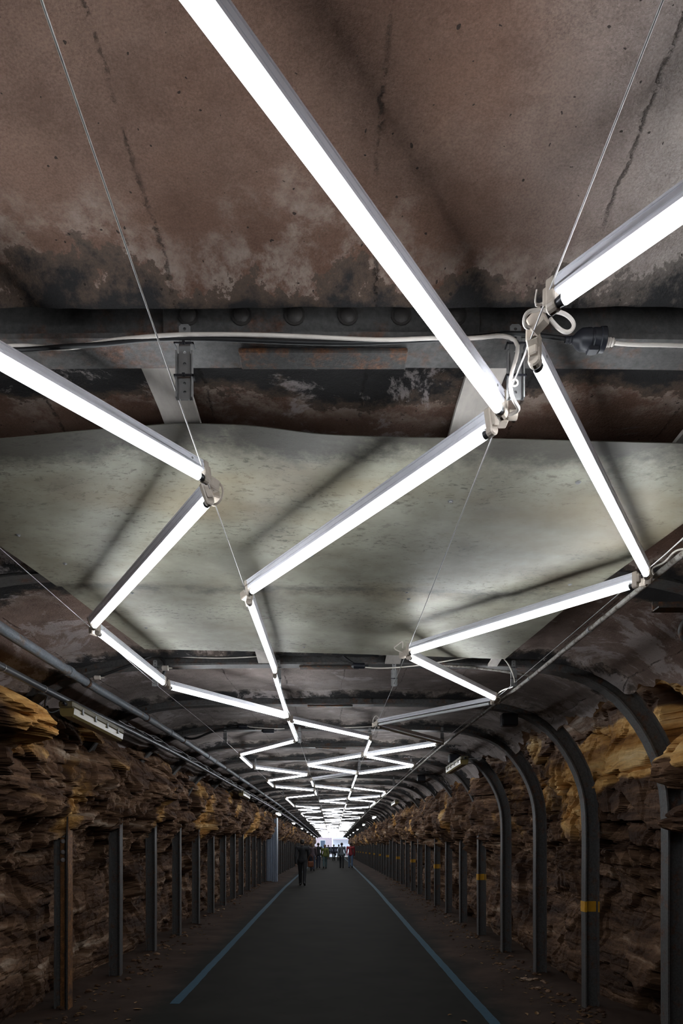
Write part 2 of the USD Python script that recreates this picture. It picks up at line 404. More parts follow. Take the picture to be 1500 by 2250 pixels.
def sheet_material():
    n, l = {}, []

    def add(nm, kind, inputs=None, **ins):
        n[nm] = (kind, inputs or {})
        for k, v in ins.items():
            l.append((v, f"{nm}.{k}"))
    add("g", "geometry")
    add("ma", "mapping", {"scale": (0.5, 1.6, 1)}, vector="g.position")
    add("n1", "noise_texture", {"scale": 2.3, "detail": 6.0, "roughness": 0.6}, vector="g.position")
    add("mb", "mapping", {"scale": (24, 44, 24), "rotation": (0, 0, 0.35)}, vector="g.position")
    add("n2", "noise_texture", {"scale": 1.0, "detail": 7.0, "roughness": 0.78, "distortion": 0.5}, vector="mb.vector")
    add("n3", "noise_texture", {"scale": 1.6, "detail": 5.0, "roughness": 0.6}, vector="ma.vector")
    add("base", "rgb_ramp", {"ramp": [(0.3, (0.165, 0.145, 0.108)), (0.5, (0.275, 0.262, 0.205)), (0.7, (0.385, 0.378, 0.310))]}, fac="n1.fac")
    add("cl", "map_range", {"range_type": "smoothstep", "from_min": 0.36, "from_max": 0.60, "clamp": True}, value="n3.fac")
    add("sp", "map_range", {"range_type": "smoothstep", "from_min": 0.515, "from_max": 0.63, "clamp": True}, value="n2.fac")
    add("spf", "math", {"math_type": "multiply"}, value1="cl.result", value2="sp.result")
    add("spg", "math", {"math_type": "multiply", "value2": 0.75}, value1="spf.value")
    add("c1", "mix_color", {"b": (0.05, 0.045, 0.037)}, fac="spg.value", a="base.color")
    add("tan", "noise_texture", {"scale": 1.1, "detail": 3.0}, vector="ma.vector")
    add("tf", "map_range", {"range_type": "smoothstep", "from_min": 0.54, "from_max": 0.72, "to_max": 0.5, "clamp": True}, value="tan.fac")
    add("c2", "mix_color", {"b": (0.25, 0.185, 0.10)}, fac="tf.result", a="c1.result")
    # soot blown along the leading edge by the first rib
    add("xyz", "separate_xyz", vector="g.position")
    add("e", "map_range", {"range_type": "smoothstep", "from_min": 2.2, "from_max": 2.62, "to_min": 0.62, "to_max": 0.0, "clamp": True}, value="xyz.y")
    add("n5", "noise_texture", {"scale": 5.0, "detail": 8.0, "roughness": 0.75}, vector="g.position")
    add("s1", "map_range", {"range_type": "smoothstep", "from_min": 3.50, "from_max": 3.60, "clamp": True}, value="xyz.y")
    add("s2", "map_range", {"range_type": "smoothstep", "from_min": 3.62, "from_max": 4.0, "to_min": 0.36, "to_max": 0.0, "clamp": True}, value="xyz.y")
    add("s3", "math", {"math_type": "multiply"}, value1="s1.result", value2="s2.result")
    add("e2", "math", {"math_type": "maximum"}, value1="e.result", value2="s3.value")
    add("ee", "math", {"math_type": "add"}, value1="e2.value", value2="n5.fac")
    add("ef", "map_range", {"range_type": "smoothstep", "from_min": 0.66, "from_max": 1.05, "to_max": 0.85, "clamp": True}, value="ee.value")
    add("c3", "mix_color", {"b": (0.05, 0.045, 0.04)}, fac="ef.result", a="c2.result")
    add("b", "bump", {"strength": 0.2, "distance": 0.004}, height="n2.fac")
    add("p", "principled_bsdf", {"roughness": 0.5, "metallic": 0.12, "specular_ior_level": 0.35}, base_color="c3.result", normal="b.normal")
    return look("aged_sheet", n, l)


def ground_material():
    n, l = {}, []

    def add(nm, kind, inputs=None, **ins):
        n[nm] = (kind, inputs or {})
        for k, v in ins.items():
            l.append((v, f"{nm}.{k}"))
    add("g", "geometry")
    add("xyz", "separate_xyz", vector="g.position")
    add("xc", "math", {"math_type": "add", "value2": 0.08}, value1="xyz.x")
    add("xa", "math", {"math_type": "absolute"}, value1="xc.value")
    add("n1", "noise_texture", {"scale": 1.4, "detail": 7.0, "roughness": 0.65}, vector="g.position")
    add("n2", "noise_texture", {"scale": 130.0, "detail": 3.0, "roughness": 0.7}, vector="g.position")
    add("nw", "math", {"math_type": "multiply_add", "value2": 0.8, "value3": -0.4}, value1="n1.fac")
    add("xd", "math", {"math_type": "add"}, value1="xa.value", value2="nw.value")
    add("dirt", "map_range", {"range_type": "smoothstep", "from_min": 1.65, "from_max": 2.05, "clamp": True}, value="xd.value")
    add("asph", "rgb_ramp", {"ramp": [(0.3, (0.0115, 0.0105, 0.0085)), (0.7, (0.021, 0.0195, 0.0155))]}, fac="n1.fac")
    add("soil", "rgb_ramp", {"ramp": [(0.3, (0.026, 0.016, 0.011)), (0.7, (0.062, 0.039, 0.029))]}, fac="n1.fac")
    add("c1", "mix_color", {}, fac="dirt.result", a="asph.color", b="soil.color")
    add("gr", "rgb_ramp", {"ramp": [(0.3, (0.65, 0.65, 0.65)), (0.7, (1.25, 1.25, 1.25))]}, fac="n2.fac")
    add("c2", "mix_color", {"blend_type": "multiply", "fac": 0.8}, a="c1.result", b="gr.color")
    add("b", "bump", {"strength": 0.5, "distance": 0.004}, height="n2.fac")
    add("p", "principled_bsdf", {"roughness": 0.9, "specular_ior_level": 0.12}, base_color="c2.result", normal="b.normal")
    return look("ground", n, l)


M_CONC = concrete_material()
M_ROCKL = rock_material("sandstone_left", 0.03)
M_ROCKR = rock_material("sandstone_right", 0.30)
M_SHEET = sheet_material()
M_GROUND = ground_material()

# ------------------------------------------------------------------ the section of the tunnel
PITCH, Y0 = 1.69, 1.868            # rib spacing, first rib
NRIB = 57
YEND = 98.0
# inner face of a rib on its right half (x, z over the floor)
HALF = np.array([(2.55, -0.25), (2.55, .6), (2.55, 1.3), (2.55, 1.85), (2.535, 2.08), (2.49, 2.27), (2.415, 2.45), (2.289, 2.65), (2.148, 2.805), (1.937, 2.93), (1.655, 3.005), (1.3, 3.035), (.95, 3.045), (.5, 3.05)])
LEFT = HALF * [-1.045, 1]
PATH = np.vstack([LEFT, [[0, 3.052]], HALF[::-1]])
_s = np.r_[0, np.cumsum(np.linalg.norm(np.diff(PATH, axis=0), axis=1))]
_spl = CubicSpline(_s, PATH)


def section(n):
    s = np.linspace(0, _s[-1], n)
    p, d = _spl(s), _spl(s, 1)
    d /= np.linalg.norm(d, axis=1, keepdims=True)
    return s, p, np.stack([-d[:, 1], d[:, 0]], 1)     # outward normal


def sweep_rect(r0, r1, y0, y1, n=84, s_from=None, s_to=None):
    s = np.linspace(_s[0] if s_from is None else s_from, _s[-1] if s_to is None else s_to, n)
    p, d = _spl(s), _spl(s, 1)
    d /= np.linalg.norm(d, axis=1, keepdims=True)
    o = np.stack([-d[:, 1], d[:, 0]], 1)
    c = np.array([(r0, y0), (r0, y1), (r1, y1), (r1, y0)])
    v = np.zeros((n, 4, 3))
    for k, (r, y) in enumerate(c):
        q = p + o * r
        v[:, k, 0], v[:, k, 1], v[:, k, 2] = q[:, 0], y, q[:, 1]
    i, j = np.meshgrid(np.arange(n - 1), np.arange(4), indexing="ij")
    q = np.stack([i * 4 + j, i * 4 + (j + 1) % 4, (i + 1) * 4 + (j + 1) % 4, (i + 1) * 4 + j], -1).reshape(-1, 4)
    f = np.vstack([q[:, [0, 2, 1]], q[:, [0, 3, 2]], [[0, 1, 2], [0, 2, 3]], [[4 * n - 4, 4 * n - 2, 4 * n - 3], [4 * n - 4, 4 * n - 1, 4 * n - 2]]])
    # split edges for flat faces
    t = TM(v.reshape(-1, 3), f)
    return t


# ------------------------------------------------------------------ floor
def build_floor():
    ys = np.r_[np.linspace(-9, 2, 30), np.linspace(2.1, 14, 170), np.geomspace(14.2, YEND, 160)]
    xs = np.linspace(-3.3, 3.15, 150)
    Y, X = np.meshgrid(ys, xs, indexing="ij")
    P = np.stack([X, Y, 0 * X], -1)
    side = np.clip((np.abs(X + 0.08) - 1.75) / 1.0, 0, 1)
    z = side ** 1.5 * 0.09 * fbm(P * 0.9, 3, 5) + side * (fbm(P * 5, 4, 6) - 0.5) * 0.05 + (fbm(P * 1.2, 2, 8) - .5) * 0.012 * (1 - side)
    P[..., 2] = z
    obj("floor", grid(warp(P), flip=True), M_GROUND, smooth=True, kind="structure")


build_floor()


def floor_z(x, y):
    side = np.clip((abs(x + 0.08) - 1.75) / 1.0, 0, 1)
    P = np.array([x, y, 0.0])
    return float(side ** 1.5 * 0.09 * fbm(P * 0.9, 3, 5) + side * (fbm(P * 5, 4, 6) - 0.5) * 0.05 + (fbm(P * 1.2, 2, 8) - .5) * 0.012 * (1 - side) + zb(y))


# ------------------------------------------------------------------ rock walls
def hash2(i, j, seed):
    h = (i.astype(np.int64) * 374761393 + j.astype(np.int64) * 668265263 + seed * 144665) & 0xFFFFFFFF
    h = ((h ^ (h >> 13)) * 1274126177) & 0xFFFFFFFF
    return ((h ^ (h >> 16)) & 0xFFFFFF) / 16777215.0


def facets(u, v, seed, tilt):
    """broken rock: each cell of a jittered grid is a flat face with its own standing and slope"""
    iu, iv = np.floor(u), np.floor(v)
    best, out, edge = np.full(u.shape, 9.0), np.zeros(u.shape), np.full(u.shape, 9.0)
    for du in (-1, 0, 1):
        for dv in (-1, 0, 1):
            a, b = (iu + du).astype(np.int64) + 500, (iv + dv).astype(np.int64) + 500
            cu = iu + du + .1 + .8 * hash2(a, b, seed)
            cv = iv + dv + .1 + .8 * hash2(a, b, seed + 1)
            d = np.abs(u - cu) * .55 + np.hypot(u - cu, v - cv) * .45
            val = hash2(a, b, seed + 2) - .5 + tilt * ((u - cu) * (hash2(a, b, seed + 3) - .5) + (v - cv) * (hash2(a, b, seed + 4) - .75))
            near = d < best
            edge = np.where(near, best - d, np.minimum(edge, d - best))
            out = np.where(near, val, out)
            best = np.where(near, d, best)
    return out, edge


def rock_relief(Y, Z, seed, massive=None):
    """how far the rock stands out of its mean face: beds of uneven thickness broken into blocks, then rough fracture"""
    rng = np.random.default_rng(seed)
    P = np.stack([Y, Z, 0 * Y], -1)
    zz = Z + 0.26 * (fbm(P * [0.5, 0.3, 1], 2, seed) - .5) + 0.12 * (fbm(P * [1.8, 1.0, 1], 3, seed + 3) - .5) + 0.03 * (fbm(P * [6, 6, 1], 2, seed + 4) - .5)
    th = rng.choice([0.05, 0.09, 0.14, 0.22, 0.30, 0.42], 40, p=[.2, .2, .2, .16, .14, .10]) * rng.uniform(.8, 1.2, 40)
    bounds = -0.6 + np.cumsum(th)
    i = np.clip(np.searchsorted(bounds, zz), 1, 39)
    e_bed = np.minimum(zz - bounds[i - 1], bounds[i] - zz)
    length = np.array([rng.uniform(.35, 1.4) for _ in range(41)])[i]
    off = np.array([rng.uniform(0, 3) for _ in range(41)])[i]
    yy = (Y + 0.25 * (fbm(P * [1.2, 3.0, 1], 2, seed + 7) - .5) + off) / length
    j = np.floor(yy)
    e_joint = np.minimum(yy - j, 1 - (yy - j)) * length
    h = hash2(i, j + 100, seed)
    tilt = (hash2(i, j + 100, seed + 1) - .5) * 0.5
    q = 0 if massive is None else massive            # 1: massive sandstone, 0: thinly bedded and broken
    wob = fbm(P * [3, 3, 1], 3, seed + 23) - .5
    f0, e0 = facets(Y / .95 + .4 * wob, Z / .55 + .5 * wob, seed + 29, 1.2)
    f1, e1 = facets(Y / .55 + .5 * wob, Z / .26 + .6 * wob, seed + 31, 1.6)
    f2, e2 = facets(Y / .20 + .6 * wob, Z / .085 + .7 * wob, seed + 37, 1.4)
    f3, e3 = facets(Y / .075 + wob, Z / .038 + wob, seed + 41, 1.2)
    thin = ((h - .5) * 0.17 + (yy - j - .5) * tilt * 0.30 - 0.05 * np.exp(-np.maximum(e_bed, 0) / 0.010) - 0.05 * np.exp(-np.maximum(e_joint, 0) / 0.018) * (h > .35)
            + 0.15 * f1 + 0.055 * f2 + 0.018 * f3 - 0.035 * np.exp(-e1 / .03))
    thick = 0.22 * f0 + 0.05 * f1 + 0.012 * f2 + 0.003 * f3 - 0.06 * np.exp(-e0 / .02) - 0.012 * np.exp(-np.maximum(e_bed, 0) / 0.008)
    out = thin * (1 - q) + thick * q
    out += 0.26 * (fbm(P * [0.75, 1.1, 1], 2, seed + 11) - .5)
    lam = np.abs(fbm(P * [1.5, 15, 1], 3, seed + 19) - .5) * 2
    out += 0.035 * (0.3 - lam) * (1 - .75 * q) + 0.014 * (1 - .6 * q) * (fbm(P * [14, 24, 1], 3, seed + 17) - .5)
    return out


def sstep(x, a, b):
    t = np.clip((np.asarray(x, float) - a) / (b - a), 0, 1)
    return t * t * (3 - 2 * t)


def wall_rows():
    r = [np.linspace(-9, 3.4, 40), np.arange(3.45, 9, 0.0135)]
    y = 9.0
    far = []
    while y < YEND:
        far.append(y)
        y += 0.0030 * y
    return np.r_[r[0], r[1], far, [YEND]]


def build_wall(side):
    rows = wall_rows()
    N = 230
    zz = np.array([-.15, .05, .7, 1.3, 1.65, 1.95, 2.25, 2.5, 2.75, 2.93, 3.1, 3.26, 3.4])
    if side > 0:
        near_x = [3.06, 2.98, 2.98, 2.95, 2.88, 2.81, 2.75, 2.71, 2.68, 2.58, 2.36, 2.08, 1.9]
        far_x = [3.06, 2.98, 2.98, 2.90, 2.62, 2.36, 2.30, 2.32, 2.40, 2.42, 2.30, 2.06, 1.9]
    else:
        near_x = far_x = [3.15, 3.05, 3.04, 2.98, 2.86, 2.58, 2.42, 2.38, 2.42, 2.48, 2.42, 2.18, 2.02]
    zs = np.linspace(zz[0], zz[-1], N)
    pa, pb = CubicSpline(zz, near_x)(zs), CubicSpline(zz, far_x)(zs)
    Y, K = np.meshgrid(rows, np.arange(N), indexing="ij")
    Z = zs[K]
    w = sstep(Y, 10.0, 11.6)
    X = pa[K] * (1 - w) + pb[K] * w
    wav = 0.12 * (fbm(np.stack([Y * .9, 0 * Y, 0 * Y], -1), 2, 15) - .5)
    low = 1 - sstep(Z + wav, 1.15, 1.6)
    mid = np.maximum(sstep(Z + wav, 2.28, 2.36) * (1 - sstep(Y, 7.5, 9.5)), .5 * sstep(Y, 10, 12) * sstep(Z, 1.7, 1.9)) if side > 0 else .6 * sstep(Z + wav, 2.0, 2.15)
    d = rock_relief(Y, Z, 21 if side > 0 else 57, np.maximum(.85 * low, .9 * mid))
    amp = np.interp(Z, [-.2, 0, 1.3, 1.9, 2.75, 2.95, 3.3], [.6, .8, .9, 1.0, .9, .4, .2])
    d = d * amp
    if side > 0:
        lim = .11 + .5 * w
        d = np.where(d > lim, lim + (d - lim) * .25, d)
    rough = 0.75 + 0.5 * fbm(np.stack([Y * 7, Z * 7, 0 * Y], -1), 3, 77)
    bumps = (((5.00, 2.32, .40, .17, .22), (4.70, 2.26, .36, .30, .30), (4.95, 1.90, .34, .26, .12)) if side > 0 else
             ((4.55, 2.62, .36, .35, .17), (5.6, 2.10, .14, .5, .2), (7.2, 2.42, .16, .45, .16), (9.3, 2.4, .15, .5, .2)))
    lump = 0 * Y
    for (yb_, zb_, a, sy, sz) in bumps:
        lump = np.maximum(lump, a * np.exp(-((Y - yb_) / sy) ** 4 - ((Z - zb_) / sz) ** 4))
    d += lump * rough
    XR = X - d
    if side > 0:      # the ribs stand clear of the rock where the yellow wall is cut back
        gap = np.abs((Y - Y0 + PITCH / 2) % PITCH - PITCH / 2)
        inner = np.interp(Z, HALF[:, 1], HALF[:, 0]) + .085
        clear = (1 - sstep(gap, .085, .17)) * (1 - sstep(Y, 10.2, 11.2))
        XR = np.where(clear > 0, np.maximum(XR, inner - (1 - clear) * .35), XR)
    V = np.stack([side * XR, Y, Z - 0.25 * d * np.clip((Z - 1.6), -.5, 1)], -1)
    name = "wall_right" if side > 0 else "wall_left"
    obj(name, grid(warp(V), flip=side > 0), M_ROCKR if side > 0 else M_ROCKL, kind="structure")


build_wall(-1)
build_wall(1)


def build_back():
    xs, zs = np.linspace(-3.6, 3.6, 60), np.linspace(-.3, 3.9, 40)
    X, Z = np.meshgrid(xs, zs, indexing="ij")
    d = rock_relief(X, Z, 91)
    obj("wall_back", grid(np.stack([X, -8.8 + d, Z], -1)), M_ROCKL, smooth=True, kind="structure")


build_back()


# ------------------------------------------------------------------ concrete vault between the ribs
def build_vault():
    rows, lift = [], []
    for k in range(-7, NRIB):
        y = Y0 + PITCH * k
        n = 90 if k in (-1, 0) else 60 if 0 < k < 5 else 24 if k < 14 else 10
        t = np.linspace(0, 1, n)
        a = y + 0.075 + (PITCH - 0.17) * t
        drop = 0.055 * np.exp(-((1 - t) * (PITCH - .17) / 0.07) ** 2) + 0.02 * np.exp(-(t * (PITCH - .17) / 0.05) ** 2)
        rows += [y - 0.092, y + 0.074] + list(a)
        lift += [0.165, 0.165] + list(0.108 - drop)
    rows, lift = np.array(rows), np.array(lift)
    q = np.linspace(0, _s[-1], 1200)
    pq = _spl(q)
    L_, R_ = pq[:, 0] < 0, pq[:, 0] > 0
    yy = np.stack([rows, 0 * rows, 0 * rows], -1)
    side_s = []
    for sel, sd in ((L_, 41), (R_, 43)):
        edge = 2.68 + 0.30 * (fbm(yy * 1.4, 3, sd) - .5) + 0.10 * (fbm(yy * 9, 3, sd + 1) - .5)
        zq, sq = pq[sel, 1], q[sel]
        lo = (zq > 1.5) & (zq < 2.99)
        order = np.argsort(zq[lo])
        side_s.append(np.interp(edge, zq[lo][order], sq[lo][order]))
    m = 260
    t = np.linspace(0, 1, m)
    S = side_s[0][:, None] * (1 - t) + side_s[1][:, None] * t
    p, d = _spl(S), _spl(S, 1)
    d /= np.linalg.norm(d, axis=-1, keepdims=True)
    Y = np.repeat(rows[:, None], m, 1)
    base = np.stack([p[..., 0], Y, p[..., 1]], -1)
    r = lift[:, None] + (fbm(base * [2.0, 2.0, 2.0], 3, 31) - .5) * 0.03 + (fbm(base * 14, 3, 33) - .5) * 0.012
    r[:, 0] += .10
    r[:, -1] += .10
    S[:, 0], S[:, -1] = S[:, 1], S[:, -2]
    p[:, 0], p[:, -1], d[:, 0], d[:, -1] = p[:, 1], p[:, -2], d[:, 1], d[:, -2]
    V = np.stack([p[..., 0] - d[..., 1] * r, Y, p[..., 1] + d[..., 0] * r], -1)
    obj("ceiling", grid(warp(V)), M_CONC, smooth=40, kind="structure")


build_vault()

# ------------------------------------------------------------------ steel ribs
WIRES = {"A": -1.345, "B": -0.412, "C": 0.468, "D": 1.375}
ORD = ["first", "second", "third", "fourth", "fifth", "sixth", "seventh", "eighth", "ninth", "tenth", "eleventh", "twelfth"]


def dome(x, y, z, r, depth, axis=-1):
    m = trimesh.creation.icosphere(2, 1.0)
    m = m.slice_plane([0, 0, 0], [0, -1, 0]) if axis < 0 else m
    m.apply_scale([r, depth, r])
    m.apply_translation([x, y, z])
    return m


def bolts_with_nut(x, y, z, r):
    return [dome(x, y, z, r, r * .62), lathe([(0, r * 1.25), (-.004, r * 1.25), (-.004, .001)], "y", (x, y, z), 14)]


def make_rib(label, group, yellow, splice, n=84, rust=False, loc=(0, 0, 0), bolts=True):
    t = thing("steel_rib", label, "steel arch rib", loc, group=group)
    obj("inner_flange", sweep_rect(0, .014, -.0575, .0575, n), M_STEEL, t)
    obj("web", sweep_rect(.013, .128, -.006, .006, n), M_STEEL, t)
    obj("outer_flange", sweep_rect(.127, .141, -.0575, .0575, n), M_STEEL, t)
    if rust:   # the left leg is a rusted rail with pale bolts
        obj("rusted_leg", [sweep_rect(-.004, .0, -.060, .060, 12, 0, 2.15), sweep_rect(.05, .09, -.02, -.0062, 12, 0, 2.15)], M_RUSTPOST, t, label="rusted brown face of the left leg")
        for z in (1.73, 1.67, 1.56, 1.48):
            obj("bolt", dome(-2.66 - .07, -.02, z, .024, .014), M_PALEBOLT, t, label="pale bolt head on the left leg")
    if yellow:
        obj("yellow_band", [bx(2.542, 2.5495, -.0585, .0585, .955, 1.062), bx(2.549, 2.565, -.0600, -.0576, .955, 1.062), bx(2.566, 2.675, -.0085, -.0064, .955, 1.062), bx(2.676, 2.692, -.0600, -.0576, .955, 1.062)], M_YELLOW, t, label="yellow painted band on the right leg")
    if splice:
        obj("splice_plate", bx(-.46, .40, -.019, -.006, 3.069, 3.172, .003), M_STEEL, t)
        obj("crown_plate", bx(-.254, .204, -.026, .044, 3.036, 3.049, .003), M_RUST, t, label="rusted splice plate under the crown")
        if bolts:
            for x in (-.39, -.246, -.102, .042, .186, .335):
                obj("bolt", bolts_with_nut(x, -.020, 3.138, .0225), M_BOLT, t)
    return t


ORD = "first second third fourth fifth sixth seventh eighth ninth tenth eleventh twelfth thirteenth fourteenth fifteenth sixteenth".split()


def rib_label(k):
    if k == 0:
        return "nearest steel rib overhead, with bolted web plate and rusted crown plate"
    if k == 1:
        return "dark steel rib hidden above the pale ceiling sheets, showing at their sides"
    if k == 2:
        return "steel rib at the rear edge of the pale ceiling sheets, right leg behind rock"
    if k == 3:
        return "steel rib with the nearest yellow band, and rusted left leg with pale bolts"
    n = ORD[min(k // 3 - 1, 15)]
    if k <= 24:
        return (f"dark steel rib with the {n} yellow band from the camera on its right leg", f"dark steel rib next beyond the one with the {n} yellow band",
                f"dark steel rib second beyond the one with the {n} yellow band")[k % 3]
    if k % 3 == 0:
        return "dark steel rib in the far close row, yellow band on its right leg"
    return "dark steel rib in the far close row of ribs, without a yellow band"


protos = {}
for k in range(0, NRIB):
    y = Y0 + PITCH * k
    loc = (0, y, zc(y) + (.055 if k == 1 else 0))
    far = k > 24
    grp = None if not far else ("far banded ribs" if k % 3 == 0 else "far plain ribs")
    kind = "first" if k == 0 else "rust" if k == 3 else "y" if k % 3 == 0 else ("splice" if k in (2, 5) else "plain")
    if kind in protos:
        copy_of(protos[kind], rib_label(k), loc, group=grp)
    else:
        protos[kind] = make_rib(rib_label(k), grp, kind in ("y", "rust"), kind in ("first", "rust", "y", "splice"), 84, kind == "rust", loc, bolts=k < 4)

# ------------------------------------------------------------------ pale ceiling sheets between the first and third rib
def sheet(name, label, ya, yb_, xl, xr, zf, screws):
    n, m = 50, 90
    T, S = np.meshgrid(np.linspace(0, 1, n), np.linspace(0, 1, m), indexing="ij")
    Y = ya + (yb_ - ya) * T
    X = np.interp(Y, [ya, yb_], xl) * (1 - S) + np.interp(Y, [ya, yb_], xr) * S
    Z = EYE + zf(X, T)
    top = grid(np.stack([X, Y, Z + .0025], -1), flip=False)
    bot = grid(np.stack([X, Y, Z], -1), flip=True)
    rim = np.r_[[(0, j) for j in range(m)], [(i, m - 1) for i in range(n)], [(n - 1, j) for j in range(m - 1, -1, -1)], [(i, 0) for i in range(n - 1, -1, -1)]]
    b = np.stack([X, Y, Z], -1)[rim[:, 0], rim[:, 1]]
    c = b + [0, 0, .0025]
    skirt = grid(np.stack([b, c], 0))
    t = thing(name, label, "ceiling sheet")
    obj("sheet", [top, bot, skirt], M_SHEET, t, smooth=40)
    for (x, y) in screws:
        tt = (y - ya) / (yb_ - ya)
        z = EYE + float(zf(np.array(x), np.array(tt)))
        s_ = lathe([(0, .011), (-.002, .011), (-.003, .006), (-.006, .005), (-.007, .0005)], "z", (x, y, z), 10)
        obj("screw", s_, M_GALV, t)
    return t


def z_lead(X, T):
    x = np.array([-1.9, -1.5, -1.095, -.795, -.495, -.27, -.045, .195, .555, 1.155, 1.7])
    z = np.array([1.31, 1.325, 1.344, 1.374, 1.3965, 1.389, 1.359, 1.349, 1.344, 1.329, 1.31])
    a = np.interp(X, x, z)
    a = a if np.ndim(X) == 0 else (np.interp(X - .05, x, z) + np.interp(X + .05, x, z) + a) / 3
    b = 1.362 - .022 * X - .006 * X ** 2
    return a * (1 - T) ** 2 + b * (1 - (1 - T) ** 2)


def z_tail(X, T):
    b = 1.378 - .022 * X - .006 * X ** 2
    c = 1.403 - .028 * X - .004 * X ** 2
    return b + (c - b) * T - .012 * np.sin(T * np.pi) * (1 - T)


sheet("ceiling_sheet", "large pale mottled metal ceiling sheet with wavy front edge, behind the nearest rib", 2.25, 3.62, (-1.62, -1.46), (1.50, 1.32), z_lead,
      [(.46, 2.66), (-1.38, 3.0), (-1.30, 3.32), (-1.05, 3.5), (1.2, 3.45), (-.36, 3.5), (.9, 2.5), (-.1, 3.2)])
sheet("ceiling_sheet", "narrower pale metal ceiling sheet with straight rear edge, beyond the wavy one", 3.56, 4.95, (-1.46, -1.36), (1.32, 1.25), z_tail,
      [(.4, 3.66), (.42, 3.76), (1.2, 3.9), (1.16, 4.5), (-1.1, 3.75), (-1.2, 4.4), (-.2, 4.8), (.6, 4.82)])
for x, w, lab in ((-.5, .12, "pale support strap behind the left hanging bracket, running above the ceiling sheets"), (.455, .115, "pale support strap behind the longest lamp's end, running above the ceiling sheets"),
                  (1.21, .07, "narrow pale support strap at the right edge of the ceiling sheets")):
    ys = np.array([1.90, 2.2, 2.5, 3.0, 3.6, 4.3, 4.95, 5.17])
    zf = np.array([1.392, 1.408, 1.40, 1.392, 1.384, 1.405, 1.41, 1.386]) + (0 if x > 0 else .006) - (.02 if x > 1 else 0)
    a = np.stack([np.full(8, x - w / 2), ys, zf + EYE], -1)
    t_ = .016
    v = np.stack([a, a + [w, 0, 0], a + [w, 0, t_], a + [0, 0, t_], a], 1)
    m = trimesh.util.concatenate([grid(v), bx(x - w / 2, x + w / 2, ys[0] - .001, ys[0] + .001, zf[0] + EYE, zf[0] + EYE + t_), bx(x - w / 2, x + w / 2, ys[-1] - .001, ys[-1] + .001, zf[-1] + EYE, zf[-1] + EYE + t_)])
    tag(obj("support_strap", m, M_STRAP), lab, "support strap")

# ------------------------------------------------------------------ suspension wires
for w, lab in (("A", "thin steel suspension wire furthest left, under the left lamps"), ("B", "thin steel suspension wire left of centre, crossing the left bracket"),
               ("C", "thin steel suspension wire right of centre, crossing the right bracket"), ("D", "thin steel suspension wire furthest right, beside the flaking pipe")):
    ys = np.r_[np.arange(-3, 12, .6), np.arange(12, YEND, 3)]
    p = np.stack([np.full(len(ys), WIRES[w]), ys, EYE + 1.20 + zc(ys)], -1)
    tag(obj("suspension_wire", tube(p, .0021, 6), M_WIRE, smooth=True), lab, "wire")

# ------------------------------------------------------------------ hanging brackets on every second rib
def slotted(w, h, t, holes):
    poly = Polygon([(-w / 2 + .004, 0), (w / 2 - .004, 0), (w / 2, .004), (w / 2, h - .006), (w / 2 - .006, h), (-w / 2 + .006, h), (-w / 2, h - .006), (-w / 2, .004)])
    for z in holes:
        poly = poly.difference(Point(0, z).buffer(.0042, 6))
    m = extrude(poly, t)
    m.apply_transform(trimesh.transformations.rotation_matrix(np.pi / 2, [1, 0, 0]))
    return m


def make_bracket(label, loc, group=None):
    t = thing("hanging_bracket", label, "bracket", loc, group=group)
    obj("strip", slotted(.030, .20, .003, (.02, .043, .095, .125, .165, .187)), M_GALV, t)
    ch = [bx(-.021, .021, .001, .003, .002, .125), bx(-.0225, -.019, -.012, .003, .002, .125), bx(.019, .0225, -.012, .003, .002, .125)]
    obj("channel", ch, M_GALV, t)
    for z in (.058, .142):
        tie = [bx(-.026, .026, -.0155, -.0125, z - .0022, z + .0022), bx(-.026, -.023, -.0155, .008, z - .0022, z + .0022), bx(.023, .026, -.0155, .008, z - .0022, z + .0022), bx(-.004, .004, -.019, -.0125, z - .004, z + .004, .001)]
        obj("cable_tie", tie, M_BPLAST, t)
    return t


SIDE = {"A": "far left", "B": "left of centre", "C": "right of centre", "D": "far right"}
b0 = None
for k in range(0, 26, 2):
    y = Y0 + PITCH * k - .0575 - .006
    for w in "ABCD":
        if k == 0 and w in "AD":
            continue
        x = WIRES[w] + (.022 if k == 0 and w == "B" else 0) + (.015 if k == 0 and w == "C" else 0)
        loc = (x, y, EYE + 1.18 + zc(y))
        if k == 0:
            lab = f"slotted steel bracket hanging from the nearest rib, {'left of centre' if w == 'B' else 'right one beside a white flex'}"
        elif k == 2:
            lab = f"slotted bracket on the rib at the rear edge of the ceiling sheets, {SIDE[w]}"
        elif k <= 12:
            n = ORD[k // 3 - 1]
            lab = f"small bracket, {SIDE[w]}, on the {('rib with', 'rib next beyond', 'second rib beyond')[k % 3]} the {n} yellow band"
        else:
            lab = "small dark hanging bracket on a rib far along the zigzag lights"
        grp = None if k <= 12 else "far hanging brackets"
        if b0 is None:
            b0 = make_bracket(lab, loc)
        else:
            copy_of(b0, lab, loc, group=grp)

# ------------------------------------------------------------------ fluorescent battens: the zigzag
def housing_mesh(L):
    pr = np.array([(-.0095, .0205), (.0095, .0205), (.0118, .023), (.0118, .030), (.0104, .031), (.0104, .033), (.0118, .034), (.0118, .046), (.0098, .047), (.0098, .049), (.0118, .050), (.0108, .056), (-.0108, .056), (-.0118, .050), (-.0098, .049), (-.0098, .047), (-.0118, .046), (-.0118, .034), (-.0104, .033), (-.0104, .031), (-.0118, .030), (-.0118, .023)])
    m = extrude(Polygon(pr), L)
    v = m.vertices
    m.vertices = np.stack([v[:, 2] - L / 2, v[:, 0], v[:, 1]], -1)
    return m


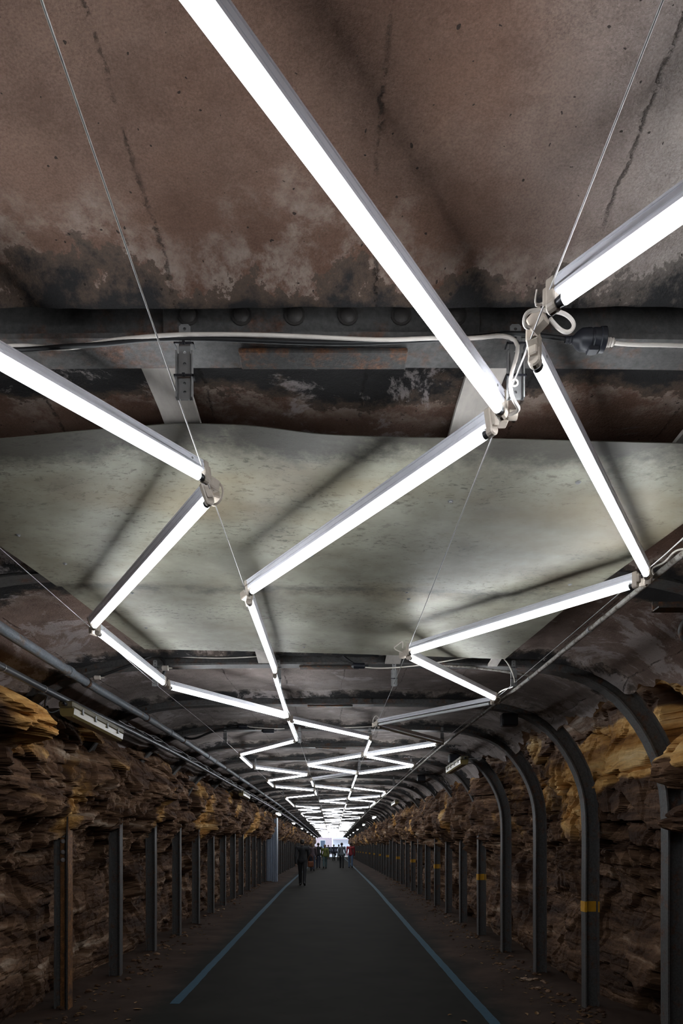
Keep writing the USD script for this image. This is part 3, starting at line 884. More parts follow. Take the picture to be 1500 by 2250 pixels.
def cap_mesh(x, s):
    """end socket at x, body running outward along s"""
    m = [bx(x, x + s * .022, -.0140, .0140, -.006, .058, .003),
         lathe([(x, .0145), (x + s * .004, .0155), (x + s * .018, .0155), (x + s * .022, .012), (x + s * .022, .0005)], "x", (0, 0, 0), 14),
         bx(x + s * .020, x + s * .032, -.011, .011, .006, .046, .003)]
    return m


def make_batten(label, A, B, lit=True, group=None, near=False, roll=0.0):
    A, B = np.array(A, float), np.array(B, float)
    d = B - A
    L = np.linalg.norm(d)
    rz = math.atan2(d[1], d[0])
    ry = -math.asin(d[2] / L)
    t = thing("fluorescent_batten", label, "fluorescent light", (A + B) / 2, rz, ry, group)
    h = L / 2
    sd = 20 if near else 12
    turn = trimesh.transformations.rotation_matrix(math.radians(roll), [1, 0, 0])

    def obj(name, mesh, mat, parent, **kw):        # the whole fitting hangs a little rolled about the tube
        m = trimesh.util.concatenate(mesh) if isinstance(mesh, list) else mesh
        m.apply_transform(turn)
        return globals()["obj"](name, m, mat, parent, **kw)
    obj("housing", housing_mesh(L - .05), M_HOUSING, t)
    obj("tube", lathe([(-h + .043, .0125), (-h + .047, .0132), (h - .047, .0132), (h - .043, .0125)], "x", (0, 0, 0), sd), M_TUBE if lit else M_DEADTUBE, t, smooth=40)
    for s in (-1, 1):
        obj("end_cap", cap_mesh(s * (h - .028), s), M_CAP, t)
        obj("ferrule", lathe([(s * (h - .028), .0105), (s * (h - .042), .0126), (s * (h - .0455), .0126), (s * (h - .046), .0005)], "x", (0, 0, 0), sd), M_FERRULE, t, smooth=40)
        if near:
            obj("screw", lathe([(-.0146, .0005), (-.0158, .002), (-.0158, .0035), (-.0140, .004)], "y", (s * (h - .075), .003, .040), 8), M_GALV, t)
    return t


ZL = 1.17


def P3(x, y, dz=0.0):
    return np.array([x, y, EYE + ZL + zc(y) + dz])


def shrink(a, b, ga, gb):
    a, b = np.array(a, float), np.array(b, float)
    u = (b - a) / np.linalg.norm(b - a)
    return a + u * ga, b - u * gb


# measured ends of the near lamps (x, y), then joints further on
NEAR = [
    ((-1.314, 0.997), (-0.395, 2.191), 1, "lit tube light entering from the left picture edge above the wavy ceiling sheet's corner"),
    ((-0.408, 2.302), (-1.304, 3.716), 1, "lit tube light slanting down and left from a looped brown cable"),
    ((-1.307, 3.788), (-1.247, 5.083), 1, "short-looking lit tube light along the far left wire, behind the ceiling sheets' left corner"),
    ((-1.247, 5.160), (-0.436, 6.598), 1, "lit tube light slanting right toward the centre, just beyond the left sheet corner"),
    ((-0.417, 0.633), (0.467, 1.856), 1, "longest lit tube light, from the top picture edge to the right bracket"),
    ((0.458, 1.904), (-0.395, 3.198), 1, "lit tube light crossing the middle of the wavy ceiling sheet"),
    ((-0.403, 3.289), (-0.395, 4.728), 1, "lit tube light along the wire under the narrower ceiling sheet"),
    ((-0.406, 4.795), (-0.433, 6.569), 1, "lit tube light just beyond the rear sheet edge, along the left-of-centre wire"),
    ((1.367, 0.364), (0.467, 1.491), 1, "lit tube light from the right picture edge to a beige plug with white loop"),
    ((0.478, 1.630), (1.381, 2.992), 1, "lit tube light running steeply down right from the beige plug with white loop"),
    ((1.378, 3.069), (0.462, 4.229), 1, "lit tube light crossing the right edge of the ceiling sheets"),
    ((0.472, 4.306), (1.354, 5.658), 1, "lit tube light slanting down right beyond the sheets to the flaking pipe"),
    ((1.369, 5.802), (0.458, 7.058), 0, "unlit pale grey tube light on the right beyond the ceiling sheets"),
    ((0.484, 7.193), (1.392, 8.583), 0, "unlit dark tube light on the right, touching the pale grey unlit one"),
]
for a, b, lit, lab in NEAR:
    make_batten(lab, P3(*a), P3(*b), bool(lit), near=True, roll={1: -22, 5: -12, 3: -10, 0: -8, 6: 8}.get(NEAR.index((a, b, lit, lab)), 0))

JOINTS = {
    "L": [(-0.432, 6.668), (-0.432, 8.304), (-1.343, 9.827), (-1.343, 11.461), (-0.432, 12.723), (-1.343, 14.028), (-1.343, 15.548), (-0.432, 16.730), (-0.432, 18.210), (-1.343, 19.468), (-1.343, 20.954), (-1.343, 22.441), (-1.343, 23.935), (-0.432, 25.143)],
    "M": [(-0.432, 6.699), (0.456, 8.048), (0.456, 9.717), (-0.432, 11.010), (0.456, 12.360), (-0.432, 13.691), (-0.432, 15.256), (0.456, 16.552), (0.456, 18.087), (0.456, 19.631), (-0.432, 20.855), (0.456, 22.083), (0.456, 23.592), (0.456, 25.128)],
    "R": [(1.367, 8.670), (0.456, 9.972), (1.367, 11.300), (0.456, 12.672), (0.456, 14.301), (0.456, 15.942), (1.367, 17.335), (1.367, 18.938), (0.456, 20.229), (1.367, 21.516), (1.367, 23.112), (1.367, 24.768)],
}
CHN = {"L": "left", "M": "middle", "R": "right"}
ZD = {"L": 0.0, "M": -.012, "R": .010}
for c, J in JOINTS.items():
    for i in range(len(J) - 1):
        a, b = shrink(P3(*J[i], ZD[c]), P3(*J[i + 1], ZD[c]), .035, .035)
        lit = not (c == "M" and i == 4)
        y = (J[i][1] + J[i + 1][1]) / 2
        if True:
            dirn = "lying along the wire" if abs(J[i][0] - J[i + 1][0]) < .1 else ("slanting away to the right" if J[i + 1][0] > J[i][0] else "slanting away to the left")
            lab = (f"{'lit' if lit else 'unlit grey'} tube {dict(L='left of centre', M='in the middle', R='right of centre')[c]}, {ORD[i]} beyond {dict(L='the first meeting of the zigzags', M='the first meeting of the zigzags', R='the two unlit lamps')[c]}")
            grp = None
        else:
            lab, grp = f"lit tube light in the far half of the {CHN[c]} zigzag chain", f"mid-distance lamps of the {CHN[c]} chain"
        make_batten(lab, a, b, lit, grp)
far0 = None
rng = np.random.default_rng(5)
LB = 1.58
for c, (xa, xb) in {"L": (-1.343, -.432), "M": (-.432, .456), "R": (.456, 1.367)}.items():
    x, y = JOINTS[c][-1]
    par = 0
    dY = math.sqrt(LB ** 2 - (xb - xa) ** 2)
    n = 0
    while y < YEND - 3:
        go = rng.random() < (.30 if par == 0 else .12 if par == 1 else 0)
        x2, y2 = (x, y + LB) if go else ((xb if abs(x - xa) < .1 else xa), y + dY)
        par = par + 1 if go else 0
        lab, grp = f"lit tube light in the white cluster near the tunnel's end, {CHN[c]} chain", f"distant lamps of the {CHN[c]} chain"
        a, b = P3(x, y, ZD[c]), P3(x2, y2, ZD[c])
        b[2] = a[2] = (a[2] + b[2]) / 2
        if far0 is None:
            a, b = shrink(a, b, .03, .03)
            far0 = make_batten(lab, a, b, True, grp)
        else:
            copy_of(far0, lab, (a + b) / 2, math.atan2(b[1] - a[1], b[0] - a[0]), 0, grp)
        x, y = x2, y2

# ------------------------------------------------------------------ flex, plugs and sockets at the near lamps
def at(px, py, Y):
    return np.array([(px - 730) * Y / 1500, Y, EYE + (1861 - py) * Y / 1500])


YF = Y0 - .0575 - .012
t = thing("flex_cable", "white flex along the nearest rib, dropping beside the right bracket", "cable")
obj("flex", tube(spline([at(x, y, YF + dy) for x, y, dy in ((-900, 800, 0), (-600, 776, 0), (-300, 762, 0), (-120, 762, 0), (-40, 764, 0), (60, 760, .004), (140, 765, .004), (220, 752, 0), (300, 742, -.002), (385, 736, -.004), (430, 735, -.004), (600, 737, 0), (700, 741, 0), (880, 746, 0), (950, 743, 0), (1060, 741, 0), (1118, 741, -.006), (1134, 752, -.012), (1136, 775, -.016), (1128, 805, -.02), (1121, 838, -.02), (1124, 868, -.01), (1137, 893, .03), (1131, 906, .09), (1118, 912, .12))], 150), .0052, 8), M_WFLEX, t, smooth=True)
obj("plug", [lathe([(0, .006), (.012, .010), (.022, .010), (.026, .014), (.05, .014), (.052, .001)], "x", at(1112, 912, YF + .13) - [.02, 0, 0], 12), bx(*(at(1108, 915, 1.93)[0] + np.array([-.012, .012])), 1.93, 1.965, *(at(1108, 915, 1.93)[2] + np.array([-.014, .02])), .003)], M_CAP, t, smooth=35)
t = thing("flex_cable", "black cable along the nearest rib ending in a big black socket", "cable")
obj("flex", tube(spline([at(x, y, YF + dy) for x, y, dy in ((-900, 806, -.004), (-600, 784, 0), (-300, 770, -.006), (-120, 772, 0), (-20, 770, -.004), (60, 768, -.006), (140, 762, -.006), (220, 757, -.004), (300, 748, .002), (390, 744, .004), (600, 750, .006), (800, 753, .006), (960, 746, .006), (1060, 739, .004), (1130, 733, .004), (1190, 738, .0), (1246, 745, 0))], 150), .0058, 8), M_BFLEX, t, smooth=True)
c = at(1246, 747, YF - .004)
sk = [lathe([(-.006, .007), (.0, .009), (.004, .008), (.008, .010), (.012, .009), (.016, .011), (.024, .019), (.034, .026), (.058, .0275), (.060, .0255), (.064, .0255), (.066, .0275), (.082, .0275), (.084, .030), (.096, .030), (.098, .027), (.098, .001)], "x", c, 20)]
obj("socket", sk, M_BPLAST, t, smooth=35)
obj("socket_tab", bx(c[0] + .052, c[0] + .08, c[1] - .012, c[1] + .012, c[2] - .033, c[2] - .02, .002), M_BPLAST, t)
t = thing("flex_cable", "white flex from the right picture edge plugged into the big black socket", "cable")
obj("flex", tube(spline([at(x, y, YF) for x, y in ((1350, 754), (1390, 757), (1450, 758), (1530, 760), (1640, 757), (1800, 764), (2000, 772), (2250, 800))], 60), .0048, 8), M_WFLEX, t, smooth=True)
c2 = at(1322, 752, YF)
obj("plug", lathe([(0, .0115), (.008, .0115), (.010, .0095), (.012, .0115), (.015, .0115), (.017, .009), (.019, .011), (.022, .011), (.024, .0085), (.027, .0105), (.03, .010), (.033, .006), (.036, .0048)], "x", c2, 14), M_WFLEX, t, smooth=30)


def joint(name, label, parts, cat="lamp connector"):
    t = thing(name, label, cat)
    for nm, mesh, mat in parts:
        obj(nm, mesh, mat, t, smooth=35)
    return t


def block_between(a, b, w, h):
    a, b = np.array(a, float), np.array(b, float)
    d = b - a
    L = np.linalg.norm(d)
    m = bx(-L / 2, L / 2, -w / 2, w / 2, -h / 2, h / 2, .004)
    x = d / L
    y = np.cross([0, 0, 1], x)
    y /= np.linalg.norm(y)
    T = np.eye(4)
    T[:3, 0], T[:3, 1], T[:3, 2], T[:3, 3] = x, y, np.cross(x, y), (a + b) / 2
    m.apply_transform(T)
    return m


Yj = 1.62
joint("lamp_connector", "beige plug block joining two right lamps, with a white flex loop", [
    ("plug", [block_between(at(1196, 690, 1.575), at(1166, 722, 1.60), .030, .040), block_between(at(1168, 728, 1.61), at(1176, 770, 1.66), .030, .036)], M_CAP),
    ("plug_button", lathe([(0, .0085), (-.003, .0085), (-.003, .0055), (-.001, .005), (-.001, .0003)], "z", at(1171, 762, 1.645) - [0, 0, .018], 14), M_CAP),
    ("flex_loop", tube(spline([at(1162, 720, 1.585), at(1151, 706, 1.575), at(1156, 690, 1.57), at(1180, 682, 1.57), at(1215, 684, 1.58), at(1248, 695, 1.585), at(1260, 716, 1.59), at(1250, 729, 1.59), at(1228, 722, 1.588), at(1208, 700, 1.58)], 60), .0047, 8), M_WFLEX),
    ("cable_tie", tube(spline([at(1190, 668, 1.53), at(1176, 665, 1.525), at(1177, 650, 1.52), at(1179, 636, 1.515)], 12), [.004] * 4 + [.0022] * 8, 6), M_WFLEX)])
joint("stay_cord", "white stay cord tied from the beige plug block to a ring on the right bracket", [
    ("cord", tube(spline([at(1160, 756, 1.64), at(1150, 785, 1.72), at(1136, 818, 1.80)], 12), .0022, 6), M_WFLEX),
    ("ring", trimesh.creation.torus(.0085, .0024, 20, 8).apply_transform(trimesh.transformations.rotation_matrix(np.pi / 2, [1, 0, 0])).apply_translation(at(1130, 841, 1.775)), M_WFLEX)], "cord")
joint("lamp_connector", "brown plug block with looped cable where two left lamps meet", [
    ("plug", [block_between(at(458, 1058, 2.30), at(478, 1072, 2.33), .030, .036), block_between(at(476, 1082, 2.36), at(462, 1104, 2.40), .030, .036)], M_CAP),
    ("flex_loop", tube(spline([at(472, 1062, 2.33), at(488, 1072, 2.32), at(487, 1092, 2.33), at(472, 1108, 2.34), at(456, 1102, 2.33), at(447, 1084, 2.32), at(447, 1066, 2.31)], 40), .0038, 8), M_CAP),
    ("cable_tie", tube(spline([at(468, 1050, 2.30), at(462, 1062, 2.30), at(470, 1078, 2.32)], 10), .0024, 6), M_BPLAST)])
joint("lamp_connector", "beige plug block hanging at the seam of the two ceiling sheets", [
    ("plug", [block_between(at(548, 1300, 3.36), at(532, 1312, 3.40), .032, .04), block_between(at(543, 1312, 3.40), at(546, 1326, 3.47), .03, .036)], M_CAP),
    ("flex_loop", tube(spline([at(538, 1302, 3.37), at(541, 1290, 3.33), at(552, 1274, 3.31), at(560, 1268, 3.31), at(556, 1282, 3.34), at(544, 1296, 3.37)], 30), .0042, 8), M_WFLEX)])
joint("lamp_connector", "beige plug block against the flaking pipe, with white leads from the right", [
    ("plug", [block_between(at(1424, 1262, 3.11), at(1421, 1277, 3.15), .034, .04), block_between(at(1405, 1281, 3.19), at(1421, 1279, 3.17), .03, .036)], M_CAP),
    ("flex", [tube(spline([at(1436, 1262, 3.08), at(1436, 1247, 3.04), at(1460, 1234, 2.98), at(1482, 1212, 2.93), at(1500, 1206, 2.9), at(1540, 1196, 2.85)], 40), .0042, 8), tube(spline([at(1436, 1240, 3.04), at(1470, 1210, 2.95), at(1505, 1178, 2.86), at(1560, 1130, 2.75)], 20), .0034, 6)], M_WFLEX)])
joint("lamp_connector", "beige plug block where two lamps meet at the rear edge of the ceiling sheets", [
    ("plug", [block_between(at(898, 1434, 4.38), at(880, 1440, 4.44), .036, .044)], M_CAP),
    ("flex_loop", tube(spline([at(884, 1434, 4.40), at(870, 1428, 4.40), at(866, 1424, 4.40), at(874, 1416, 4.40), at(882, 1410, 4.40), at(884, 1424, 4.40)], 30), .0042, 8), M_WFLEX)])
joint("lamp_connector", "beige plug block at the near end of the lamp along the far left wire", [
    ("plug", [block_between(at(198, 1384, 3.88), at(216, 1390, 3.93), .034, .042)], M_CAP)])
joint("lamp_connector", "small plug block with wire loop where the two unlit lamps meet", [
    ("plug", [block_between(at(832, 1588, 7.35), at(820, 1594, 7.45), .04, .05)], M_CAP),
    ("flex_loop", tube(spline([at(822, 1590, 7.4), at(820, 1580, 7.38), at(826, 1573, 7.36), at(832, 1579, 7.38), at(830, 1588, 7.4)], 24), .005, 6), M_WFLEX)])
joint("lamp_connector", "plug block with wire loop at the flaking pipe where lit and unlit lamps meet", [
    ("plug", [block_between(at(1086, 1536, 5.92), at(1094, 1542, 5.99), .04, .05)], M_CAP),
    ("flex_loop", tube(spline([at(1090, 1532, 5.9), at(1098, 1534, 5.9), at(1097, 1541, 5.93), at(1088, 1544, 5.95)], 24), .005, 6), M_WFLEX)])

# cables at the third rib and beyond
Y2 = Y0 + 2 * PITCH - .075


def cable(label, pts, r, mat, plug=None):
    t = thing("flex_cable", label, "cable")
    obj("flex", tube(spline(pts, 60), r, 6), mat, t, smooth=True)
    if plug:
        q, L_, rr, m2 = plug
        obj("socket", lathe([(-L_ / 2, .006), (-L_ / 3, rr), (L_ / 2, rr), (L_ / 2 + .004, .006), (L_ / 2 + .03, .005)], "x", q, 12), m2, t, smooth=35)
    return t


cable("thin white flex along the rib at the rear of the ceiling sheets, left half", [at(x, y, Y2) for x, y in ((352, 1441), (400, 1443), (470, 1446), (540, 1444), (590, 1441))], .005, M_WFLEX)
cable("black socket and lead on the rib at the rear of the ceiling sheets, centre", [at(x, y, Y2 - .02) for x, y in ((748, 1436), (762, 1448), (778, 1459))], .009, M_BFLEX, (at(786, 1463, Y2 - .02), .10, .022, M_BPLAST))
cable("white flex from the central black socket rising to the right sheet edge", [at(x, y, Y2 - .03) for x, y in ((802, 1466), (830, 1468), (880, 1466), (940, 1459), (1000, 1449), (1055, 1443))], .005, M_WFLEX)
cable("thin pale conduit along the rib beyond the sheets, right of centre", [at(x, y, Y2 + .02) for x, y in ((968, 1463), (1040, 1467), (1110, 1476), (1160, 1484))], .009, M_FLAKE)
cable("white flex hanging in a bow at the right rear sheet corner", [at(x, y, Y2 - .02 + d) for x, y, d in ((1107, 1448, -.05), (1122, 1470, -.03), (1130, 1494, 0), (1118, 1512, .2), (1096, 1522, .5), (1088, 1536, .7))], .0055, M_WFLEX)
cable("black lead and white plug hanging from the left bracket behind the sheets", [at(x, y, Y2 - .03) for x, y in ((352, 1446), (362, 1458), (360, 1478), (356, 1488))], .012, M_BFLEX, (at(362, 1468, Y2 - .04), .05, .02, M_WFLEX))
cable("bundled black and white leads from the left pipe to the lamps behind the sheets", [at(x, y, Y2 - .03) for x, y in ((205, 1490), (230, 1482), (262, 1470), (290, 1460), (322, 1446), (345, 1440))], .011, M_BFLEX, (at(213, 1489, Y2 - .04), .05, .016, M_WFLEX))
Y4 = Y0 + 4 * PITCH - .07
cable("black lead sagging on the left under the fifth rib to two black sockets", [at(x, y, Y4) for x, y in ((405, 1620), (430, 1622), (455, 1612), (490, 1602), (520, 1598), (560, 1602))], .014, M_BFLEX, (at(588, 1606, Y4 - .02), .16, .028, M_BPLAST))
cable("black socket with white lead just left of centre under the fifth rib", [at(x, y, Y4 - .02) for x, y in ((500, 1594), (515, 1596), (525, 1596))], .012, M_BFLEX, (at(532, 1597, Y4 - .03), .12, .026, M_BPLAST))
cable("thin white lead along the fifth rib toward the centre lamps", [at(x, y, Y4 - .03) for x, y in ((540, 1596), (580, 1600), (625, 1601))], .006, M_WFLEX)
cable("thin white lead along the fifth rib from the centre to the unlit lamp", [at(x, y, Y4 - .03) for x, y in ((670, 1597), (720, 1599), (780, 1598), (820, 1596))], .006, M_WFLEX)

# ------------------------------------------------------------------ pipes and conduits
def pipe_line(x, z, y0, y1, n=90):
    ys = np.r_[np.linspace(y0, 20, n // 2), np.geomspace(20.5, y1, n // 2)]
    return np.stack([np.full(len(ys), x), ys, EYE + z + zc(ys)], -1)


t = thing("steel_pipe", "blue-grey steel pipe with rust spots running along the upper left under the ribs", "pipe")
obj("pipe", tube(pipe_line(-1.89, 1.225, -2, YEND), .034, 14), M_PIPE, t, smooth=50)
for y in np.arange(4.9, 40, 3.05):
    obj("coupling", lathe([(-.035, .0345), (-.034, .040), (.034, .040), (.035, .0345)], "y", (-1.89, y, EYE + 1.225 + zc(y)), 14), M_PIPE, t, smooth=30)
for k in range(2, 18):
    y = Y0 + PITCH * k
    z = EYE + 1.225 + zc(y)
    obj("clamp", [lathe([(-.018, .0345), (-.018, .039), (.018, .039), (.018, .0345)], "y", (-1.89, y, z), 14), bx(-1.896, -1.884, y - .012, y + .012, z + .03, z + .105)], M_RUST, t, label="rusty pipe clamp")
t = thing("electrical_conduit", "dark plastic conduit with zip ties, below the blue-grey pipe on the left", "conduit")
obj("conduit", tube(pipe_line(-2.08, 1.105, -2, YEND), .026, 12), M_CONDUIT, t, smooth=50)
for y in np.arange(4.3, 24, .62):
    obj("cable_tie", lathe([(-.004, .0265), (-.004, .0285), (.004, .0285), (.004, .0265)], "y", (-2.08, y, EYE + 1.105 + zc(y)), 12), M_WIRE, t)
rng = np.random.default_rng(9)
t = thing("cable_bundle", "loose black and silver cables tied on top of the left conduit", "cable bundle")
for q in range(4):
    ys = np.arange(6.6 + q * .3, 60, .22)
    ph = rng.uniform(0, 6, 3)
    x = -2.065 + .016 * np.sin(ys * 4.3 + ph[0]) + .012 * np.sin(ys * 9 + ph[1])
    z = EYE + 1.148 + zc(ys) + .014 * np.sin(ys * 5.7 + ph[2]) + .004 * q
    obj("cable", tube(np.stack([x, ys, z], -1), .0075, 5), M_BFLEX if q else M_GALV, t, smooth=True)
t = thing("steel_pipe", "thin pipe with flaking pale paint running along the upper right", "pipe")
obj("pipe", tube(pipe_line(1.49, 1.235, -2, YEND), .0145, 10), M_FLAKE, t, smooth=50)
for y in (3.95, 5.15, 8.9, 12.2):
    obj("clip", lathe([(-.015, .015), (-.015, .0185), (.015, .0185), (.015, .015)], "y", (1.49, y, EYE + 1.235 + zc(y)), 12), M_GALV, t)

# steel angle and a bent pipe on the right haunch, and two dark boxes under the ribs
q = at(1470, 1338, 3.25)
t = thing("steel_angle", "short steel angle bracket jutting out on the right haunch of the vault", "bracket")
obj("angle", [bx(q[0] - .06, q[0] + .16, q[1] - .02, q[1] + .05, q[2] + .0, q[2] + .007), bx(q[0] - .06, q[0] + .16, q[1] + .043, q[1] + .05, q[2], q[2] + .05)], M_RUST, t)
tag(obj("curved_pipe", tube(spline([at(1512, 1360, 3.35), at(1498, 1372, 3.35), at(1494, 1388, 3.36), at(1500, 1404, 3.37), at(1516, 1410, 3.38)], 24), .012, 8), M_RUST, smooth=True), "bent brown pipe end at the right picture edge below the steel angle", "pipe")
for k, px, lab in ((3, 1118, "dark box hanging on the right of the rib with the nearest yellow band"), (5, 997, "smaller-looking dark box hanging on the right, two ribs beyond the first box"), (7, 925, "dark box hanging on the right of a rib, third and furthest of three")):
    y = Y0 + PITCH * k
    s = 1500 / y
    x = (px - 730) / s
    z = EYE + float(np.interp(x, HALF[::-1, 0], HALF[::-1, 1])) - EYE + zc(y)
    t = thing("junction_box", lab, "junction box", (x, y + .0, z))
    obj("box", bx(-.08, .08, -.05, .05, -.13, -.004, .008), M_BPLAST, t)
    obj("lid", bx(-.07, .07, -.058, -.05, -.12, -.014, .003), M_BPLAST, t)

# ------------------------------------------------------------------ weatherproof lamps along the walls
def make_fitting(label, loc, lit, group, sgn):
    t = thing("weatherproof_lamp", label, "wall lamp", loc, group=group)
    obj("body", bx(-.06, .06, -.64, .64, .02, .075, .012), M_LIGHTBODY, t)
    pr = Polygon([(-.058, .02), (-.052, -.028), (-.036, -.045), (.036, -.045), (.052, -.028), (.058, .02)])
    m = extrude(pr, 1.24)
    v = m.vertices
    m.vertices = np.stack([v[:, 0], v[:, 2] - .62, v[:, 1]], -1)
    obj("diffuser", m, M_LITDIFF if lit else M_DIFFUSER, t)
    for y in (-.45, -.15, .15, .45):
        for s in (-1, 1):
            obj("clip", bx(s * .058, s * .068, y - .012, y + .012, -.002, .045, .002), M_GALV, t)
    for y in (-.285, .285):
        obj("bracket", bx(sgn * .02, sgn * .32, y - .015, y + .015, .075, .085), M_GALV, t)
    obj("gland", lathe([(-.64, .014), (-.665, .014), (-.668, .009), (-.69, .008)], "y", (0, 0, .045), 10), M_BPLAST, t)
    return t


fits = {}
for sgn, x, z, y0_ in ((-1, -2.06, 1.0, 5.92), (1, 1.86, 1.06, 10.25)):
    for i in range(9):
        y = y0_ + 10.1 * i
        lit = y > 24
        sn = "left" if sgn < 0 else "right"
        if i == 0:
            lab = "yellowed unlit weatherproof lamp on the left wall under the dark conduit" if sgn < 0 else "unlit weatherproof lamp hanging on the right under the curved ribs"
        elif i == 1:
            lab = f"second unlit weatherproof lamp along the {sn} side, small and tilted in view"
        else:
            lab = f"small lit weatherproof lamp in the far row on the {sn} side"
        grp = None if i < 2 else f"far lit lamps on the {sn}"
        loc = (x, y, EYE + z + zc(y))
        key = (sgn, lit)
        if key in fits:
            copy_of(fits[key], lab, loc, group=grp)
        else:
            fits[key] = make_fitting(lab, loc, lit, grp, sgn)
cable("thin grey lead looping from the conduit to the near end of the left wall lamp", [(-2.09, 5.0, EYE + 1.10), (-2.13, 5.06, EYE + 1.06), (-2.14, 5.15, EYE + 1.02), (-2.09, 5.22, EYE + 1.05)], .006, M_BFLEX)

# ------------------------------------------------------------------ painted lines
def painted(xs, ys, w, label):
    x = np.interp(np.arange(ys[0], ys[-1], .12), ys, xs)
    y = np.arange(ys[0], ys[-1], .12)
    S = np.linspace(-.5, .5, 5)
    rag = (fbm(np.stack([y * 9, 0 * y, 0 * y], -1), 2, 3) - .5) * .02
    X = x[:, None] + S[None] * (w + rag[:, None])
    Y = np.repeat(y[:, None], 5, 1)
    Z = np.vectorize(floor_z)(X, Y) + .004
    v = np.stack([X, Y, Z], -1)
    tag(obj("painted_line", grid(v, flip=True), M_BLUE, smooth=True), label, "painted line")


painted([-1.665, -1.66, -1.72, -1.72], [7.2, 19, 33, 90], .105, "blue line painted along the left side of the path")
painted([1.54, 1.53, 1.48, 1.52, 1.55], [2.5, 6.4, 18.7, 45, 90], .105, "blue line painted along the right side of the path")

# ------------------------------------------------------------------ corrugated panel
t = thing("corrugated_panel", "tall blue-grey corrugated metal panel standing against the left wall", "metal panel", (-2.47, 27.8, floor_z(-2.47, 27.8) - .02))
xs = np.linspace(-.21, .21, 91)
prof = .018 * np.sin(xs / .42 * 2 * np.pi * 6)
v = np.stack([np.stack([xs, prof, np.full(91, 0.0)], -1), np.stack([xs, prof, np.full(91, 2.62)], -1)], 0)
back = bx(-.21, .21, .02, .5, 0, 2.62)
obj("sheet", [grid(v)], M_CORR, t, smooth=True)
obj("frame", back, M_CONDUIT, t)
obj("side_sheet", bx(.205, .215, 0, .5, 0, 2.62), M_CORR, t)

# ------------------------------------------------------------------ leaf litter
M_LEAF = look("leaf", {"o": ("geometry", {}), "r": ("rgb_ramp", {"ramp": [(0.0, (0.16, 0.08, 0.02)), (0.55, (0.42, 0.25, 0.04)), (1.0, (0.85, 0.58, 0.07))]}),
                       "p": ("principled_bsdf", {"roughness": 0.7})}, [("o.random_per_island", "r.fac"), ("r.color", "p.base_color")])


def leaf(x, y, r, rng):
    z = floor_z(x, y)
    a = rng.uniform(0, 6.28)
    n = 8
    ang = np.linspace(0, 2 * np.pi, n, endpoint=False)
    lx, ly = np.cos(ang) * r, np.sin(ang) * r * rng.uniform(.4, .7) * (1 - .3 * np.cos(ang))
    ca, sa = math.cos(a), math.sin(a)
    px, py = lx * ca - ly * sa, lx * sa + ly * ca
    pz = .006 + rng.uniform(.1, .5) * np.abs(ly) + rng.uniform(-.15, .25) * lx
    v = np.vstack([np.stack([px + x, py + y, z + np.maximum(pz, .003)], -1), [[x, y, z + .004]]])
    f = [(n, k, (k + 1) % n) for k in range(n)]
    return TM(v, f)


rng = np.random.default_rng(3)
lv = {-1: [], 1: []}
for s, n in ((-1, 260), (1, 620)):
    for _ in range(n):
        y = 5.0 * (36 / 5.0) ** rng.random() + rng.normal() * .2
        edge = 2.72 if s < 0 else 2.58
        x = s * (edge - min(abs(rng.normal()) * .28, 1.6))
        lv[s].append(leaf(x, max(y, 4.5), rng.uniform(.012, .032), rng))
tag(obj("leaf_litter", lv[-1], M_LEAF), "small dry leaves gathered along the foot of the left wall", "leaves", kind="stuff")
tag(obj("leaf_litter", lv[1], M_LEAF), "small dry yellow and brown leaves gathered along the foot of the right wall", "leaves", kind="stuff")
for (x, y, r, lab) in ((2.02, 6.75, .045, "larger yellow leaf on the ground before the nearest yellow-banded post"), (2.02, 5.95, .045, "yellow leaf near the bottom right corner of the path edge"),
                       (-1.98, 6.95, .05, "curled yellow-brown leaf by the foot of the rusted left post"), (-1.95, 6.55, .04, "yellow leaf near the bottom left corner"),
                       (1.25, 6.5, .035, "yellow leaf lying left of the right blue line"), (1.16, 6.75, .03, "brown leaf lying left of the right blue line, further from it")):
    m = leaf(x, y, r, rng)
    tag(obj("fallen_leaf", m, M_LEAF), lab, "leaf")
# stones fallen along the walls
st = []
for s, n in ((-1, 150), (1, 190)):
    for _ in range(n):
        y = 4.5 * (30 / 4.5) ** rng.random()
        x = s * (2.78 if s < 0 else 2.62) - s * min(abs(rng.normal()) * .18, .9)
        m = trimesh.creation.icosphere(1, 1.0)
        m.vertices *= rng.uniform(.75, 1.2, (len(m.vertices), 1)) * np.array([1, rng.uniform(.7, 1.2), .6]) * rng.uniform(.012, .045)
        m.apply_translation([x, y, floor_z(x, y) + .006])
        st.append(m)
tag(obj("rubble", st, M_ROCKR), "small stones scattered along the foot of both rock walls", "stones", kind="stuff")

# ------------------------------------------------------------------ people
def hull_chain(segs, refine=.03):
    ms = []
    for (a, ra), (b, rb) in segs:
        s1 = m3.Manifold.sphere(ra, 16).translate(tuple(a))
        s2 = m3.Manifold.sphere(rb, 16).translate(tuple(b))
        ms.append(m3.Manifold.batch_hull([s1, s2]))
    return m3.Manifold.batch_boolean(ms, m3.OpType.Add).refine_to_length(refine)


def to_tm(man, smooth_n=6):
    me = man.to_mesh()
    t = trimesh.Trimesh(me.vert_properties[:, :3], me.tri_verts, process=True)
    trimesh.smoothing.filter_taubin(t, iterations=smooth_n)
    return t


def cloth(name, rgb):
    return plain(name, rgb, 0.85, var=0.15, scale=25, bump=0.1)


